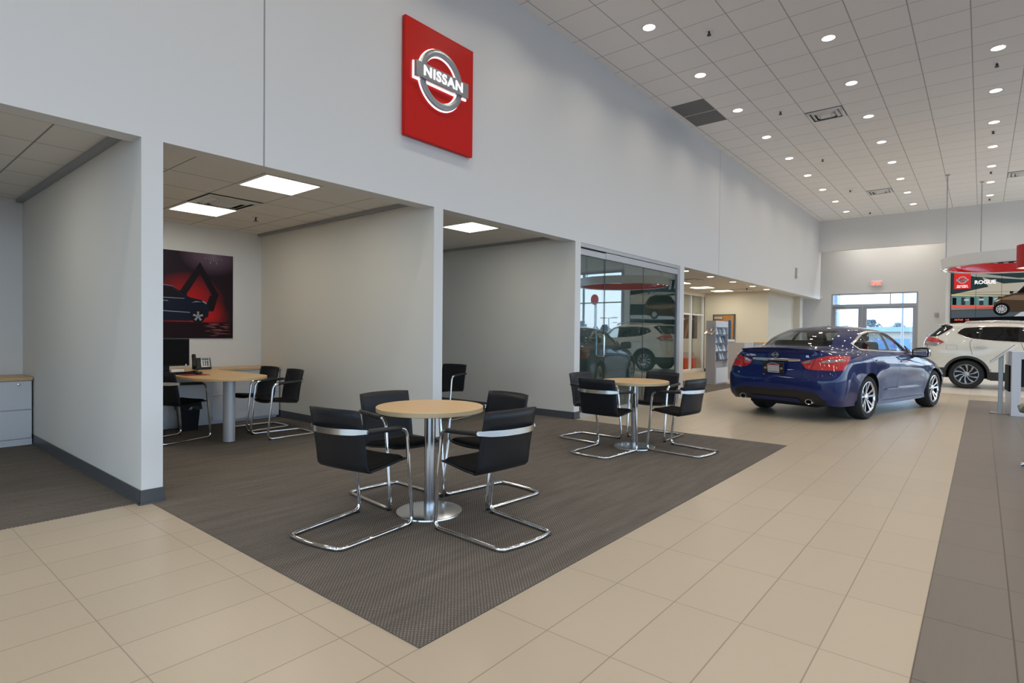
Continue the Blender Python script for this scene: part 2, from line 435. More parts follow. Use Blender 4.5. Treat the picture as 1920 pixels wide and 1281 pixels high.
def base_run(name, segs):
    mb = MB()
    for (x0, x1, y0, y1) in segs:
        mb.box(x0, x1, y0, y1, 0, 0.105)
        t = 0.006                                        # small toe at the carpet
        mb.box(x0 - t, x1 + t, y0 - t, y1 + t, 0, 0.016)
    struct(mb, name, 'base')
base_run('baseboard_first', [(BX, WX + 0.008, 1.402, 1.41), (WX + 0.001, WX + 0.010, 1.402, 1.556), (BX, WX + 0.008, 1.548, 1.556)])
base_run('baseboard_second', [(BX, WX + 0.008, 4.168, 4.176), (WX + 0.001, WX + 0.010, 4.168, 4.317), (BX, WX + 0.008, 4.309, 4.317)])
base_run('baseboard_third', [(BX, WX + 0.008, 6.929, 6.937), (WX + 0.001, WX + 0.010, 6.929, 7.088)])
base_run('baseboard_back', [(BX, BX + 0.008, RY, 1.40), (BX, BX + 0.008, 1.56, 4.165), (BX, BX + 0.008, 4.32, 6.925)])

# far wall, its bulkhead and the vestibule with the door
struct(MB().box(-0.915, 3.36, FY, FY + 0.2, 0, CH), 'wall_far', 'wall')
struct(MB().box(3.36, RX, FY, FY + 0.2, 4.13, CH).box(3.36, RX, FY, FY + 0.2, 0, 0.12), 'wall_far_window', 'wall')
struct(MB().box(-5.8, -0.915, FY, FY + 0.15, 4.30, CH).box(-5.8, -4.75, FY, FY + 0.15, AH + 0.1, 4.30), 'wall_bulkhead', 'wall')  # piece beyond the long wall added out of view to block sky light
struct(MB().box(-0.915, -0.80, FY + 0.2, DY, 0, CH), 'wall_vestibule_right', 'wall')
DX0, DX1, DTOP = -4.437, -1.739, 2.865
struct(MB().box(-5.8, DX0, DY, DY + 0.2, 0, CH).box(DX1, -0.7, DY, DY + 0.2, 0, CH).box(DX0, DX1, DY, DY + 0.2, DTOP, CH), 'wall_door', 'wall')

def ext_door():
    root = thing('door_1', 'aluminium glazed exit door and side light with a transom above', 'door', (DX0, DY + 0.06, 0)); root['kind'] = 'structure'
    W = DX1 - DX0; H = DTOP; mb = MB(); d = 0.10
    xm = 1.02
    for x0, x1, z0, z1 in ((0, .055, 0, H), (W - .055, W, 0, H), (0, W, H - .05, H), (0, W, 2.385, 2.46), (xm - .04, xm + .04, 0, 2.385), (1.86, 1.89, 2.46, H)):
        mb.box(x0, x1, -0.06 + (.002 if x1 - x0 > 1 else 0), 0.06 - (.002 if x1 - x0 > 1 else 0), z0, z1)
    mb.build('door_frame', 'frame_grey', root, bevel=0.004)
    for nm, a, b in (('door_leaf', 0.055, xm - 0.04), ('side_light', xm + 0.04, W - 0.055)):
        m2 = MB(); s = 0.10
        for x0, x1, z0, z1 in ((a, a + s, 0.01, 2.385), (b - s, b, 0.01, 2.385), (a, b, 2.385 - s, 2.385), (a, b, 0.01, 0.25)):
            m2.box(x0 + .003, x1 - .003, -0.022 + (.0015 if x1 - x0 > .5 else 0), 0.022 - (.0015 if x1 - x0 > .5 else 0), z0, z1 - .004)
        lf = m2.build(nm, 'frame_grey', root, bevel=0.003)
        MB().box(a + s, b - s, -0.004, 0.004, 0.25, 2.385 - s).build('pane', 'clear_glass', lf)
        if nm == 'door_leaf': MB().box(b - 0.075, b - 0.045, -0.07, -0.04, 0.95, 1.35).build('door_handle', 'alu', lf)
    MB().box(0.055, W - 0.055, -0.004, 0.004, 2.46, H - 0.05).build('transom_pane', 'clear_glass', root)
    MB().rbox(0.08, 0.42, -0.09, -0.03, 2.33, 2.39, 0.008).build('door_closer', 'alu', root)
ext_door()

# glazed walls (far window right of the video wall, right side, behind the camera)
def glazed(name, p0, p1, z0, z1, n, zb=(2.70,), depth=0.12):
    """frame with n bays from p0 to p1 (2-D) and a pane per bay row"""
    a = Vector((*p0, 0)); b = Vector((*p1, 0)); u = (b - a); L = u.length; u.normalize(); v = Vector((-u.y, u.x, 0))
    mt = Matrix((u, v, Vector((0, 0, 1)))).transposed().to_4x4(); mt.translation = a
    mb = MB(); w = 0.05
    for i in range(n + 1):
        x = L * i / n; mb.box(max(0, x - w / 2), min(L, x + w / 2), -depth / 2, depth / 2, z0, z1, mt)
    for z in (z0, *zb, z1 - w): mb.box(0, L, -depth / 2 + .005, depth / 2 - .005, z, z + w, mt)
    o = struct(mb, name, 'frame_grey')
    MB().box(0.01, L - 0.01, -0.004, 0.004, z0 + 0.01, z1 - 0.01, mt).build('pane', 'clear_glass', o)
    return o
glazed('window_1', (3.36, FY + 0.1), (RX, FY + 0.1), 0.12, 4.13, 3)
glazed('window_2', (RX + 0.1, RY), (RX + 0.1, FY), 0.12, 4.13, 17)
glazed('window_3', (-4.57, RY - 0.1), (RX, RY - 0.1), 0.12, 4.13, 8)
struct(MB().box(RX, RX + 0.2, RY, FY + 0.2, 4.13, CH).box(RX, RX + 0.2, RY, FY + 0.2, 0, 0.12), 'wall_right', 'wall')
struct(MB().box(-8.6, RX + 0.2, RY - 0.2, RY, 4.13, CH).box(-8.6, RX + .2, RY - 0.2, RY, 0, 0.12).box(-8.6, -4.57, RY - 0.2, RY, 0, CH), 'wall_rear', 'wall')
struct(MB().box(3.24, 3.36, FY - 0.03, FY, 0, 4.19).box(3.36, RX, FY - 0.03, FY, 4.13, 4.19), 'trim_6', 'frame_grey')

# lounge beyond the glass office
struct(MB().box(-7.45, -5.45, 19.4, 19.55, 0, AH), 'wall_lounge_back', 'wall_cream')
struct(MB().box(-5.45, -5.33, 19.4, 22.6, 0, AH).box(-5.45, -5.12, 22.6, 23.0, 0, AH), 'wall_lounge_side', 'wall_cream')
struct(MB().box(-11.2, -11.05, 10.65, 19.6, 0, AH), 'wall_lounge_far', 'wall_cream')
struct(MB().box(-11.2, -7.45, 19.4, 19.55, 0, AH), 'wall_inner_room', 'wall_cream')
struct(MB().box(-5.8, -5.65, 19.55, DY, 0, AH).box(-5.95, -5.8, FY, DY + .2, AH, CH), 'wall_service', 'wall')  # upper box added, unseen, to shut sky light out of the vestibule
struct(MB().box(-7.45, -5.45, 19.385, 19.4, 0, 0.1), 'baseboard_lounge', 'base')
# interior glazing along x = -7.45
def lounge_window():
    o_ = MB()
    for y in (12.0, 14.1, 16.2, 18.26, 19.32): o_.box(-7.49, -7.41, y - 0.03, y + 0.03, 0.08, 2.62)
    for z in (0.08, 1.92, 2.58): o_.box(-7.485, -7.415, 10.85, 19.38, z, z + 0.05)
    o = struct(o_, 'window_4', 'white')
    MB().box(-7.455, -7.445, 10.9, 19.36, 0.12, 2.6).build('pane', 'clear_glass', o)
    g = MB()
    for y in (12.0, 14.1, 16.2, 18.26, 19.32): g.box(-7.412, -7.405, y + 0.02, y + 0.05, 0.10, 2.58)
    g.build('gasket', 'black', o)
    struct(MB().box(-7.50, -7.40, 10.85, 19.4, 0, 0.08).box(-7.50, -7.40, 10.85, 19.4, 2.62, AH), 'wall_lounge_glazed', 'wall_cream')
lounge_window()
def wood_door():
    root = thing('door_2', 'orange brown wooden door with a narrow vision panel', 'door', (-7.10, 19.36, 0)); root['kind'] = 'structure'
    mb = MB(); W = 0.735; H = 1.965
    for a in ((0.04, 0.51, 0.01, H - .03), (0.63, W - .04, 0.01, H - .03), (0.51, 0.63, 0.01, 1.10), (0.51, 0.63, 1.78, H - .03)): mb.box(a[0], a[1], -0.02, 0.025, a[2], a[3])
    mb.build('door_leaf', 'door_wood', root)
    MB().box(0, .04, -.03, .04, 0, H).box(W - .04, W, -.03, .04, 0, H).box(0, W, -.03, .04, H - .03, H).build('door_frame', 'base', root)
    MB().box(0.52, 0.62, -0.004, 0.004, 1.11, 1.77).build('vision_panel', 'suv_glass', root)
    MB().box(0.51, 0.522, -.026, .0, 1.10, 1.78).box(0.618, 0.63, -.026, .0, 1.10, 1.78).box(0.51, 0.63, -.026, .0, 1.10, 1.112).box(0.51, 0.63, -.026, .0, 1.768, 1.78).build('vision_frame', 'frame_grey', root)
    MB().rbox(0.06, 0.34, -0.08, -0.02, H - .16, H - .09, 0.006).build('door_closer', 'alu_paint', root)
    MB().tube([(0.665, -0.02, 1.0), (0.665, -0.06, 1.0), (0.58, -0.06, 1.0)], 0.009).build('door_handle', 'satin', root)
wood_door()

# outside
struct(MB().box(-160, 160, -90, 260, -0.6, -0.16), 'ground', mat('pale_pavement', (0.30, 0.31, 0.33), 0.85, noise=((0.3, 0.3, 0.3), 0.12)))
def far_building():
    r = thing('building', 'long low building with pale blue roof beyond the exit door', 'building', (-6, 78, -0.16)); 
    MB().box(-40, 26, 0, 14, 1.25, 2.05).build('wall', mat('tan_wall', (0.60, 0.50, 0.38), 0.8), r)
    MB().box(-40.05, 26.05, -0.05, 14.05, 0, 1.25).build('lower_wall', mat('blue_wall', (0.22, 0.36, 0.62), 0.7), r)
    MB().box(-41, 27, -0.5, 15, 2.05, 2.6).build('roof', mat('blue_metal_roof', (0.34, 0.46, 0.68), 0.5), r)
    rd = mat('roller_door', (0.42, 0.40, 0.37), 0.6)
    for i in range(10): MB().box(-38 + i * 6.3, -35.2 + i * 6.3, -0.07, 0.02, 0.0, 1.7).build('roller_door', rd, r)
far_building()
leaf = mat('hazy_leaf', (0.30, 0.35, 0.36), 0.8, noise=((1.5, 1.5, 1.5), 0.4)); bark = mat('tree_bark', (0.06, 0.045, 0.03), 0.9)  # pale bluish haze of distance mixed into the leaf colour
def tree(x, y, h, label, seed):
    rnd = random.Random(seed)
    t = thing('tree', label, 'tree', (x, y, -0.16), rnd.random() * 6, 'trees on the horizon')
    MB().tube([(0, 0, 0), (0.1, 0, h * 0.45), (0, 0.1, h * 0.8)], [0.25, 0.18, 0.05], 7).build('trunk', bark, t)
    mb = MB(); V = mb.bm.verts
    for k in range(1100):
        a = rnd.random() * 6.28; q = rnd.random(); u = rnd.random() ** 0.4
        prof = math.sin(min(1, 0.12 + q) * PI * 0.92) ** 0.6
        rr = h * 0.36 * u * prof * (1 + 0.25 * math.sin(3 * a + seed) * math.cos(5 * q + seed))
        c = Vector((rr * math.cos(a), rr * math.sin(a), h * (0.30 + 0.66 * q)))
        d1 = Vector((rnd.gauss(0, 1), rnd.gauss(0, 1), rnd.gauss(0, 1))).normalized(); d2 = d1.orthogonal().normalized(); L = h * rnd.uniform(.035, .06)
        f = mb.bm.faces.new((V.new(c - d1 * L), V.new(c + d2 * L * .6), V.new(c + d1 * L), V.new(c - d2 * L * .6)))
    mb.build('crown', leaf, t)
tl = 'round leafy tree on the horizon outside the showroom'
for i in range(15): tree(-44 + i * 4.7, 118 + (i * 5 % 7) * 2, 3.7 + (i * 3 % 5) * 0.35, tl, i)
for i in range(18): tree(27 + i * 4.4, 118 + (i * 7 % 9) * 2, 3.6 + (i * 2 % 5) * 0.4, tl, 40 + i)
def lot_light(x, y, h, label):
    t = thing('lamp_post', label, 'lamp post', (x, y, -0.16), 0.3, 'car park lamp posts')
    MB().tube([(0, 0, 0), (0, 0, h)], [0.09, 0.06], 10).build('pole', 'alu_paint', t)
    MB().tube([(-1.0, 0, h), (1.0, 0, h)], 0.03, 8).build('arm', 'alu_paint', t)
    for s in (-1, 1): MB().rbox(s * 1.15 - 0.45, s * 1.15 + 0.45, -0.18, 0.18, h - 0.03, h + 0.09, 0.03).build('lamp_head', 'frame_grey', t)
lot_light(31.2, 70, 3.75, 'twin armed lamp post in the car park, nearer the window')
lot_light(43.4, 95, 3.7, 'twin armed lamp post in the car park, farther back')
t = thing('pole_sign', 'red oval sign on a white pole out in the car park', 'sign', (15.1, 40, -0.16))
MB().tube([(0, 0, 0), (0, 0, 3.9)], 0.11, 12).build('pole', 'white', t)
sb = MB(); sb.lathe([(0, -0.06), (0.42, -0.06), (0.42, 0.06), (0, 0.06)], 40, Matrix.Translation((0, -0.16, 4.25)) @ Matrix.Rotation(PI / 2, 4, 'X') @ Matrix.Diagonal((0.8, 1, 1, 1)))
sb.build('sign_face', 'red', t)
# brick pier outside the door
pm, nt, b_ = new_mat('pale_brick')
br = N(nt, 'ShaderNodeTexBrick'); tc = N(nt, 'ShaderNodeTexCoord'); mpx = N(nt, 'ShaderNodeMapping'); mpx.inputs['Rotation'].default_value = (PI / 2, 0, 0)
nt.links.new(tc.outputs['Object'], mpx.inputs[0]); nt.links.new(mpx.outputs[0], br.inputs['Vector'])
br.inputs['Color1'].default_value = (0.62, 0.66, 0.74, 1); br.inputs['Color2'].default_value = (0.52, 0.57, 0.66, 1); br.inputs['Mortar'].default_value = (0.16, 0.2, 0.3, 1)
br.inputs['Scale'].default_value = 4.0; br.inputs['Mortar Size'].default_value = 0.03
nt.links.new(br.outputs['Color'], b_.inputs['Base Color'])
M['brick'] = pm
tag(MB().box(-5.6, -4.55, 26.2, 26.8, -0.16, 4.6).build('brick_pier', 'brick'), 'pale brick pier standing just outside the exit door', 'pier', kind='structure')
tag(MB().tube([(-2.55, 28.5, -0.16), (-2.55, 28.5, 5.5)], 0.045, 10).build('canopy_post', 'alu_paint'), 'slim metal post outside the exit door', 'post')
# ================================================================== CHAIRS AND TABLES
def make_chair(label, loc, rz, group):
    """cantilever armchair facing local +y"""
    t = thing('cantilever_chair', label, 'chair', loc, rz, group)
    r = 0.0125; hz = 0.0125
    W = 0.238
    side = lambda s: [(s * W, -0.135, 0.652), (s * (W + .004), 0.205, 0.634), (s * (W + .002), 0.27, hz), (s * 0.216, -0.295, hz)]
    L = side(-1); Rr = side(1)
    cross = [(-0.205, -0.315, hz), (-0.1, -0.327, hz), (0, -0.331, hz), (0.1, -0.327, hz), (0.205, -0.315, hz)]
    path = fillet(L[:3] + [(-0.222, -0.31, hz)], 0.062, 6)
    path = path[:-1] + [Vector((-0.219, -0.25, hz)), Vector((-0.214, -0.29, hz)), Vector((-0.198, -0.312, hz))] + [Vector(c) for c in cross[1:-1]]
    path += [Vector((-p.x, p.y, p.z)) for p in reversed(path[:-3])]
    MB().tube(path, r, 10).build('frame', 'chrome', t)
    for s in (-1, 1):
        MB().tube([(s * W, -0.125, 0.6525), (s * (W + .004), 0.150, 0.638)], 0.0165, 12).build('armrest', 'sleeve', t)
        MB().rbox(s * 0.225 - 0.014, s * 0.225 + 0.014, -0.01, 0.02, 0, 0.012, 0.003, 1, Matrix.Translation((s * 0.008, 0.235, -0.0))).build('glide', 'black', t)
    # flat chrome band that wraps the back of the shell
    band = []
    n = 18
    for i in range(n + 1):
        x = -W - 0.006 + (2 * W + 0.012) * i / n; q = x / (W + 0.006)
        y = -0.128 - 0.092 * (1 - abs(q) ** 2.6); band.append((x, y))
    P = []
    for i, (x, y) in enumerate(band):
        h = 0.012 + 0.006 * min(1, 4 * (1 - abs(2 * i / n - 1)))
        P.append([(x, y, 0.652 + h), (x, y - 0.006, 0.652 + h), (x, y - 0.006, 0.652 - h), (x, y, 0.652 - h), (x, y, 0.652 + h)])
    MB().grid(P).build('back_band', 'satin', t)
    # one-piece shell: seat curving up into the back
    prof = [(0.258, 0.412), (0.235, 0.421), (0.17, 0.419), (0.08, 0.408), (0.0, 0.398), (-0.06, 0.394), (-0.095, 0.400), (-0.118, 0.418), (-0.130, 0.445), (-0.142, 0.50), (-0.158, 0.57), (-0.176, 0.65), (-0.194, 0.73), (-0.204, 0.782)]
    hw = [0.195, 0.214, 0.221, 0.222, 0.221, 0.219, 0.218, 0.217, 0.217, 0.217, 0.217, 0.217, 0.217, 0.216]
    crv = [0.0, 0.0, 0.003, 0.006, 0.008, 0.010, 0.014, 0.018, 0.024, 0.030, 0.034, 0.036, 0.036, 0.036]
    P = []
    m = 12
    for (y, z), w, c in zip(prof, hw, crv):
        row = []
        for k in range(m + 1):
            q = 2 * k / m - 1
            up = y > -0.07
            zz = z + (0.010 * q * q if up else 0) + (-0.006 * abs(q) ** 3 if z > 0.78 else 0)
            yy = y + (c * q * q if not up else 0) - (0.014 * q * q if y > 0.25 else 0)
            row.append((w * q, yy, zz))
        P.append(row)
    o = MB().grid(P).build('shell', 'shell', t); sm = o.modifiers.new('t', 'SOLIDIFY'); sm.thickness = 0.011; sm.offset = 0
    P = []
    for y, z, wf in ((0.250, 0.424, .90), (0.244, 0.446, .955), (0.20, 0.450, .975), (0.10, 0.440, .98), (0.0, 0.430, .98), (-0.06, 0.426, .975), (-0.088, 0.430, .96), (-0.100, 0.418, .93)):
        P.append([(0.215 * wf * (2 * k / m - 1), y - (0.014 * (2 * k / m - 1) ** 2 if y > .24 else 0), z + 0.008 * (2 * k / m - 1) ** 2 - (0.02 if k in (0, m) else 0)) for k in range(m + 1)])
    o = MB().grid(P).build('seat_pad', 'pad', t); o.modifiers.new('s', 'SUBSURF').render_levels = 1
    return t

G1 = 'black cantilever chairs at the round tables'; G2 = 'black cantilever chairs in the alcoves'
deg = math.radians
ch0 = make_chair('black cantilever chair at the bigger looking round table, back towards the corner partition post', (-3.014, 2.104, 0), deg(8), G1)
CH_ = lambda x, y, rz, lab, g=G1: dup(ch0, (x, y, 0.004), deg(rz), lab, g)
ch0.location.z = 0.004
CH_(-2.355, 2.657, 85, 'black cantilever chair at the first round table, on its side towards the beige tile aisle')
CH_(-3.379, 2.733, -94, 'black cantilever chair at the first round table, on its side towards the desk alcove')
CH_(-2.85, 3.208, 174.5, 'black cantilever chair behind the first round table, facing the camera over the tabletop')
CH_(-3.054, 5.226, -1, 'black cantilever chair in front of the second round table, back band to the camera')
CH_(-2.462, 5.827, 83, 'black cantilever chair at the second round table, on the side towards the blue sedan')
CH_(-3.552, 5.774, -93, 'black cantilever chair at the second round table, standing before the white partition end')
CH_(-3.035, 6.416, 179, 'black cantilever chair behind the second round table, before the glass office')
CH_(-6.44, 3.46, 176, 'black cantilever chair beside the desk leg, outer one of the pair at the maple desk', G2)
CH_(-7.12, 3.50, 182, 'black cantilever chair between the maple desk and the white credenza, inner one of the pair', G2)
CH_(-7.02, 2.50, 18, 'black cantilever chair tucked under the maple desk before the waste bin', G2)
CH_(-5.97, 5.74, 188, 'black cantilever chair alone in the third alcove, half hidden by the partition end', G2)

def round_table(label, x, y):
    t = thing('round_table', label, 'table', (x, y, 0.004), 0, 'round maple tables on the carpet')
    R = 0.367
    o = MB().lathe([(0, 0.733), (R - .004, 0.733), (R, 0.730), (R, 0.702), (R - .004, 0.699), (0, 0.699)], 72).build('tabletop', ['maple', 'maple_edge'], t)
    for p in o.data.polygons:
        if abs(p.normal.z) < 0.5: p.material_index = 1
        else: p.use_smooth = False
    MB().lathe([(0.0, 0.012), (0.0385, 0.012), (0.0385, 0.695), (0.12, 0.696), (0.12, 0.699), (0, 0.699)], 40).build('column', 'steel', t)
    MB().lathe([(0, 0.015), (0.05, 0.0145), (0.215, 0.011), (0.226, 0.008), (0.228, 0.0), (0, 0.0)], 72).build('base_plate', 'steel', t)
round_table('round maple table with steel column, the first from the partition post', -2.93, 2.655)
round_table('round maple table with steel column before the glass office', -2.945, 5.69)

# ------------------------------------------------------------------ second alcove: desk corner
def desk():
    t = thing('desk', 'maple peninsula desk with rounded end on one thick silver leg', 'desk', (-6.45, 2.85, 0))
    pts = [(-1.325, -0.39)] + [(0 + 0.39 * math.cos(a), 0.39 * math.sin(a)) for a in [-PI / 2 + PI * i / 24 for i in range(25)]] + [(-1.325, 0.39)]
    MB().prism([(x, y, 0.708) for x, y in pts], (0, 0, 0.03)).build('desktop', 'maple', t, bevel=0.004)
    MB().lathe([(0, 0.012), (0.062, 0.012), (0.062, 0.706), (0, 0.706)], 32).build('leg', 'alu_paint', t)
    MB().lathe([(0, 0.0), (0.05, 0.0), (0.052, 0.012), (0, 0.012)], 24).build('foot', 'black', t)
    MB().box(-1.325, -1.30, -0.3, 0.36, 0.12, 0.70).build('modesty_panel', 'white_lam', t)
desk()
def credenza():
    t = thing('credenza', 'long white drawer credenza with a maple top along the back wall', 'cabinet', (-8.385, 2.0, 0.004))
    D = 0.59
    MB().box(0, D - 0.02, 0, 2.155, 0.03, 0.70).build('body', 'white_lam', t)
    MB().box(0, D - 0.05, 0.02, 2.135, 0, 0.03).build('plinth', 'white_lam', t)
    MB().box(0, D + 0.012, -0.01, 2.160, 0.70, 0.728).build('top', 'maple', t, bevel=0.003)
    for a, b in ((0.03, 0.64), (1.225, 2.15)):
        for z0, z1 in ((0.045, 0.368), (0.375, 0.695)):
            d = MB().rbox(D - 0.02, D, a + .003, b - .003, z0, z1, 0.003, 1).build('drawer', 'white_lam', t)
            if z1 > 0.5: MB().lathe([(0, 0.012), (0.010, 0.012), (0.012, 0.0), (0, 0)], 14, Matrix.Translation((D, b - 0.07, 0.655)) @ Matrix.Rotation(PI / 2, 4, 'Y')).build('lock', 'chrome', d)
    MB().box(D - 0.02, D, 0.645, 1.22, 0.04, 0.695).build('panel', 'white_lam', t)
credenza()
def cabinet_first():
    t = thing('file_cabinet', 'white two drawer file cabinet with maple top in the first alcove', 'cabinet', (-8.385, 0.40, 0.004))
    D = 0.545
    MB().box(0, D - 0.02, 0, 0.995, 0.0, 0.69).build('body', 'white_lam', t)
    MB().box(0, D + 0.012, -0.01, 0.999, 0.69, 0.725).build('top', 'maple', t, bevel=0.003)
    MB().box(D - 0.02, D - 0.004, 0.002, 0.993, 0.0, 0.065).build('plinth', 'white_lam', t)
    for z0, z1 in ((0.072, 0.372), (0.380, 0.685)):
        d = MB().rbox(D - 0.02, D, 0.003, 0.992, z0, z1, 0.003, 1).build('drawer', 'white_lam', t)
        if z1 > .5: MB().lathe([(0, 0.014), (0.011, 0.012), (0.013, 0.0), (0, 0)], 16, Matrix.Translation((D, 0.885, 0.65)) @ Matrix.Rotation(PI / 2, 4, 'Y')).build('lock', 'chrome', d)
cabinet_first()
t = thing('waste_bin', 'black waste bin lined with a black bag under the desk', 'bin', (-7.60, 2.86, 0.004))
MB().lathe([(0, 0.0), (0.105, 0.0), (0.135, 0.33), (0.127, 0.33), (0.10, 0.01), (0, 0.01)], 4, Matrix.Rotation(PI / 4, 4, 'Z') @ Matrix.Diagonal((1.1, 1.3, 1, 1)), smooth=False).build('body', 'black', t, bevel=0.012)
bb = MB(); rnd = random.Random(4); P = []
for i in range(25):
    a = 2 * PI * i / 24; sq = 1 / max(abs(math.cos(a)), abs(math.sin(a))) ** 0.7
    w = (0.0 if i == 24 else 1) ; rnd2 = random.Random(i % 24)
    P.append([(0.108 * sq * math.cos(a) * (1 + k * .02) * (1 + 0.05 * rnd2.uniform(-1, 1)), 0.128 * sq * math.sin(a) * (1 + k * .02) * (1 + 0.05 * rnd2.uniform(-1, 1)), 0.345 - 0.028 * k + 0.01 * rnd2.uniform(-1, 1)) for k in range(4)])
bb.grid(P).build('bin_liner', mat('bin_bag', (0.010, 0.010, 0.012), 0.25), t)

def monitor():
    t = thing('monitor', 'black computer monitor standing on the maple desk', 'monitor', (-7.55, 2.60, 0.738), deg(-4))
    MB().rbox(-0.012, 0.012, -0.245, 0.245, 0.072, 0.405, 0.006).build('housing', 'black', t)
    MB().box(0.0121, 0.0128, -0.232, 0.232, 0.095, 0.392).build('screen', 'screen_off', t)
    MB().box(-0.035, -0.010, -0.03, 0.03, 0.0, 0.2).build('stand', 'black', t)
    MB().rbox(-0.11, 0.09, -0.12, 0.12, 0.0, 0.012, 0.005).build('base', 'black', t)
    MB().lathe([(0, 0.002), (0.007, 0.002), (0.007, 0), (0, 0)], 16, Matrix.Translation((0.012, 0.205, 0.083)) @ Matrix.Rotation(PI / 2, 4, 'Y')).build('badge', 'satin', t)
monitor()
def phone():
    t = thing('desk_phone', 'black desk phone with a silver display panel on the maple worktop', 'phone', (-7.90, 3.13, 0.733), deg(-16))
    mt = Matrix.Rotation(deg(50), 4, 'Y')
    b = MB(); b.prism([(-0.09, -0.10, 0), (0.09, -0.10, 0), (0.085, -0.10, 0.025), (-0.03, -0.10, 0.15), (-0.05, -0.10, 0.15)], (0, 0.21, 0)); b.build('body', 'black', t, bevel=0.006)
    hs = MB().rbox(-0.02, 0.02, -0.024, 0.024, -0.105, 0.105, 0.012); hs.build('handset', 'black', t, loc=(0.035, -0.085, 0.115), rot=(0, deg(-42), 0))
    pn = MB().rbox(-0.003, 0.003, -0.052, 0.052, -0.078, 0.078, 0.003); o = pn.build('key_panel', 'alu_paint', t, loc=(0.034, 0.045, 0.092), rot=(0, deg(-42), 0))
    MB().box(0.0032, 0.004, -0.04, 0.04, 0.035, 0.068).build('display', mat('phone_lcd', (0.10, 0.16, 0.2), 0.2), o)
    k = MB()
    for i in range(4):
        for j in range(3): k.rbox(0.003, 0.006, -0.035 + j * 0.025, -0.017 + j * 0.025, -0.06 + i * 0.022, -0.045 + i * 0.022, 0.002, 1)
    k.build('keypad', 'black', o)
phone()
t = thing('keyboard', 'black keyboard lying on the maple desk before the monitor', 'keyboard', (-7.10, 2.60, 0.738), deg(12))
MB().rbox(-0.07, 0.07, -0.21, 0.21, 0, 0.018, 0.005).build('body', 'black', t)
kb = MB()
for i in range(5):
    for j in range(14): kb.box(-0.06 + i * 0.024, -0.04 + i * 0.024, -0.2 + j * 0.0285, -0.176 + j * 0.0285, 0.018, 0.023)
kb.build('keys', 'screen_off', t)
tag(MB().rbox(-6.99, -6.76, 2.52, 2.78, 0.7385, 0.742, 0.0015, 1).build('mouse_pad', mat('mouse_pad_red', (0.30, 0.012, 0.012), 0.7)), 'dark red mouse pad on the maple desk', 'mouse pad')
t = thing('computer_mouse', 'black computer mouse on the red mouse pad', 'mouse', (-6.88, 2.69, 0.742), deg(15))
mb = MB(); b = bmesh.new(); bmesh.ops.create_uvsphere(b, u_segments=16, v_segments=10, radius=1, matrix=Matrix.Diagonal((0.052, 0.03, 0.034, 1)))
for v in b.verts: v.co.z = max(0, v.co.z)
mb.add_bm(b); b.free(); mb.build('body', 'black', t, smooth=True)
MB().tube([(-0.015, 0, 0.031), (0.03, 0, 0.029)], 0.004, 8).build('scroll_wheel', 'satin', t)
tag(MB().tube([(-7.19, 2.62, .7465), (-7.33, 2.72, .743), (-7.45, 2.84, .743), (-7.62, 2.98, .742), (-7.8, 3.02, .742)], 0.005, 8).build('cable', 'black'), 'thin black cable running across the desk to the phone', 'cable')
tag(MB().rbox(-7.46, -7.40, 2.60, 2.74, 0.7385, 0.775, 0.004, 1).build('paper_pad', 'paper'), 'small stack of white paper beside the monitor foot', 'paper')

# poster with a sedan, flat print on the alcove back wall
pg, nt, b_ = new_mat('poster_glow')
tc = N(nt, 'ShaderNodeTexCoord'); sp = N(nt, 'ShaderNodeSeparateXYZ'); nt.links.new(tc.outputs['Object'], sp.inputs[0])
def blob(cy, cz, ry, rz_):
    a = math_node(nt, 'POWER', math_node(nt, 'DIVIDE', math_node(nt, 'SUBTRACT', sp.outputs[1], cy), ry), 2.0)
    c = math_node(nt, 'POWER', math_node(nt, 'DIVIDE', math_node(nt, 'SUBTRACT', sp.outputs[2], cz), rz_), 2.0)
    return math_node(nt, 'MAXIMUM', math_node(nt, 'SUBTRACT', 1.0, math_node(nt, 'SQRT', math_node(nt, 'ADD', a, c))), 0.0)
red_f = math_node(nt, 'MINIMUM', math_node(nt, 'MULTIPLY', math_node(nt, 'ADD', blob(-0.62, 0.46, 0.52, 0.46), math_node(nt, 'MULTIPLY', blob(-0.30, 0.30, 0.26, 0.24), 0.55)), 1.05), 1.0)
vio_f = math_node(nt, 'MINIMUM', math_node(nt, 'MULTIPLY', blob(-0.28, 1.2, 0.45, 0.32), 0.9), 1.0)
m1 = N(nt, 'ShaderNodeMix', data_type='RGBA'); m1.inputs[6].default_value = (0.018, 0.008, 0.014, 1); m1.inputs[7].default_value = (0.62, 0.012, 0.012, 1); nt.links.new(red_f, m1.inputs[0])
m2 = N(nt, 'ShaderNodeMix', data_type='RGBA'); m2.inputs[7].default_value = (0.22, 0.14, 0.20, 1); nt.links.new(vio_f, m2.inputs[0]); nt.links.new(m1.outputs[2], m2.inputs[6])
nt.links.new(m2.outputs[2], b_.inputs['Base Color']); b_.inputs['Roughness'].default_value = 0.5; b_.inputs['Specular IOR Level'].default_value = 0.2
M['poster_glow'] = pg
M['pr_dark'] = mat('print_dark', (0.010, 0.005, 0.008), 0.5, spec=0.2)
M['pr_navy'] = mat('print_navy', (0.006, 0.008, 0.022), 0.45, spec=0.2)
M['pr_light'] = mat('print_light', (0.30, 0.33, 0.40), 0.3)
M['pr_floor'] = mat('print_floor', (0.018, 0.006, 0.010), 0.5, spec=0.15)
M['pr_glint'] = mat('print_glint', (0.34, 0.10, 0.10), 0.3)
def layer(mb, mi, x, pts): mb.mi = mi; mb.poly([(x, y, z) for y, z in pts])
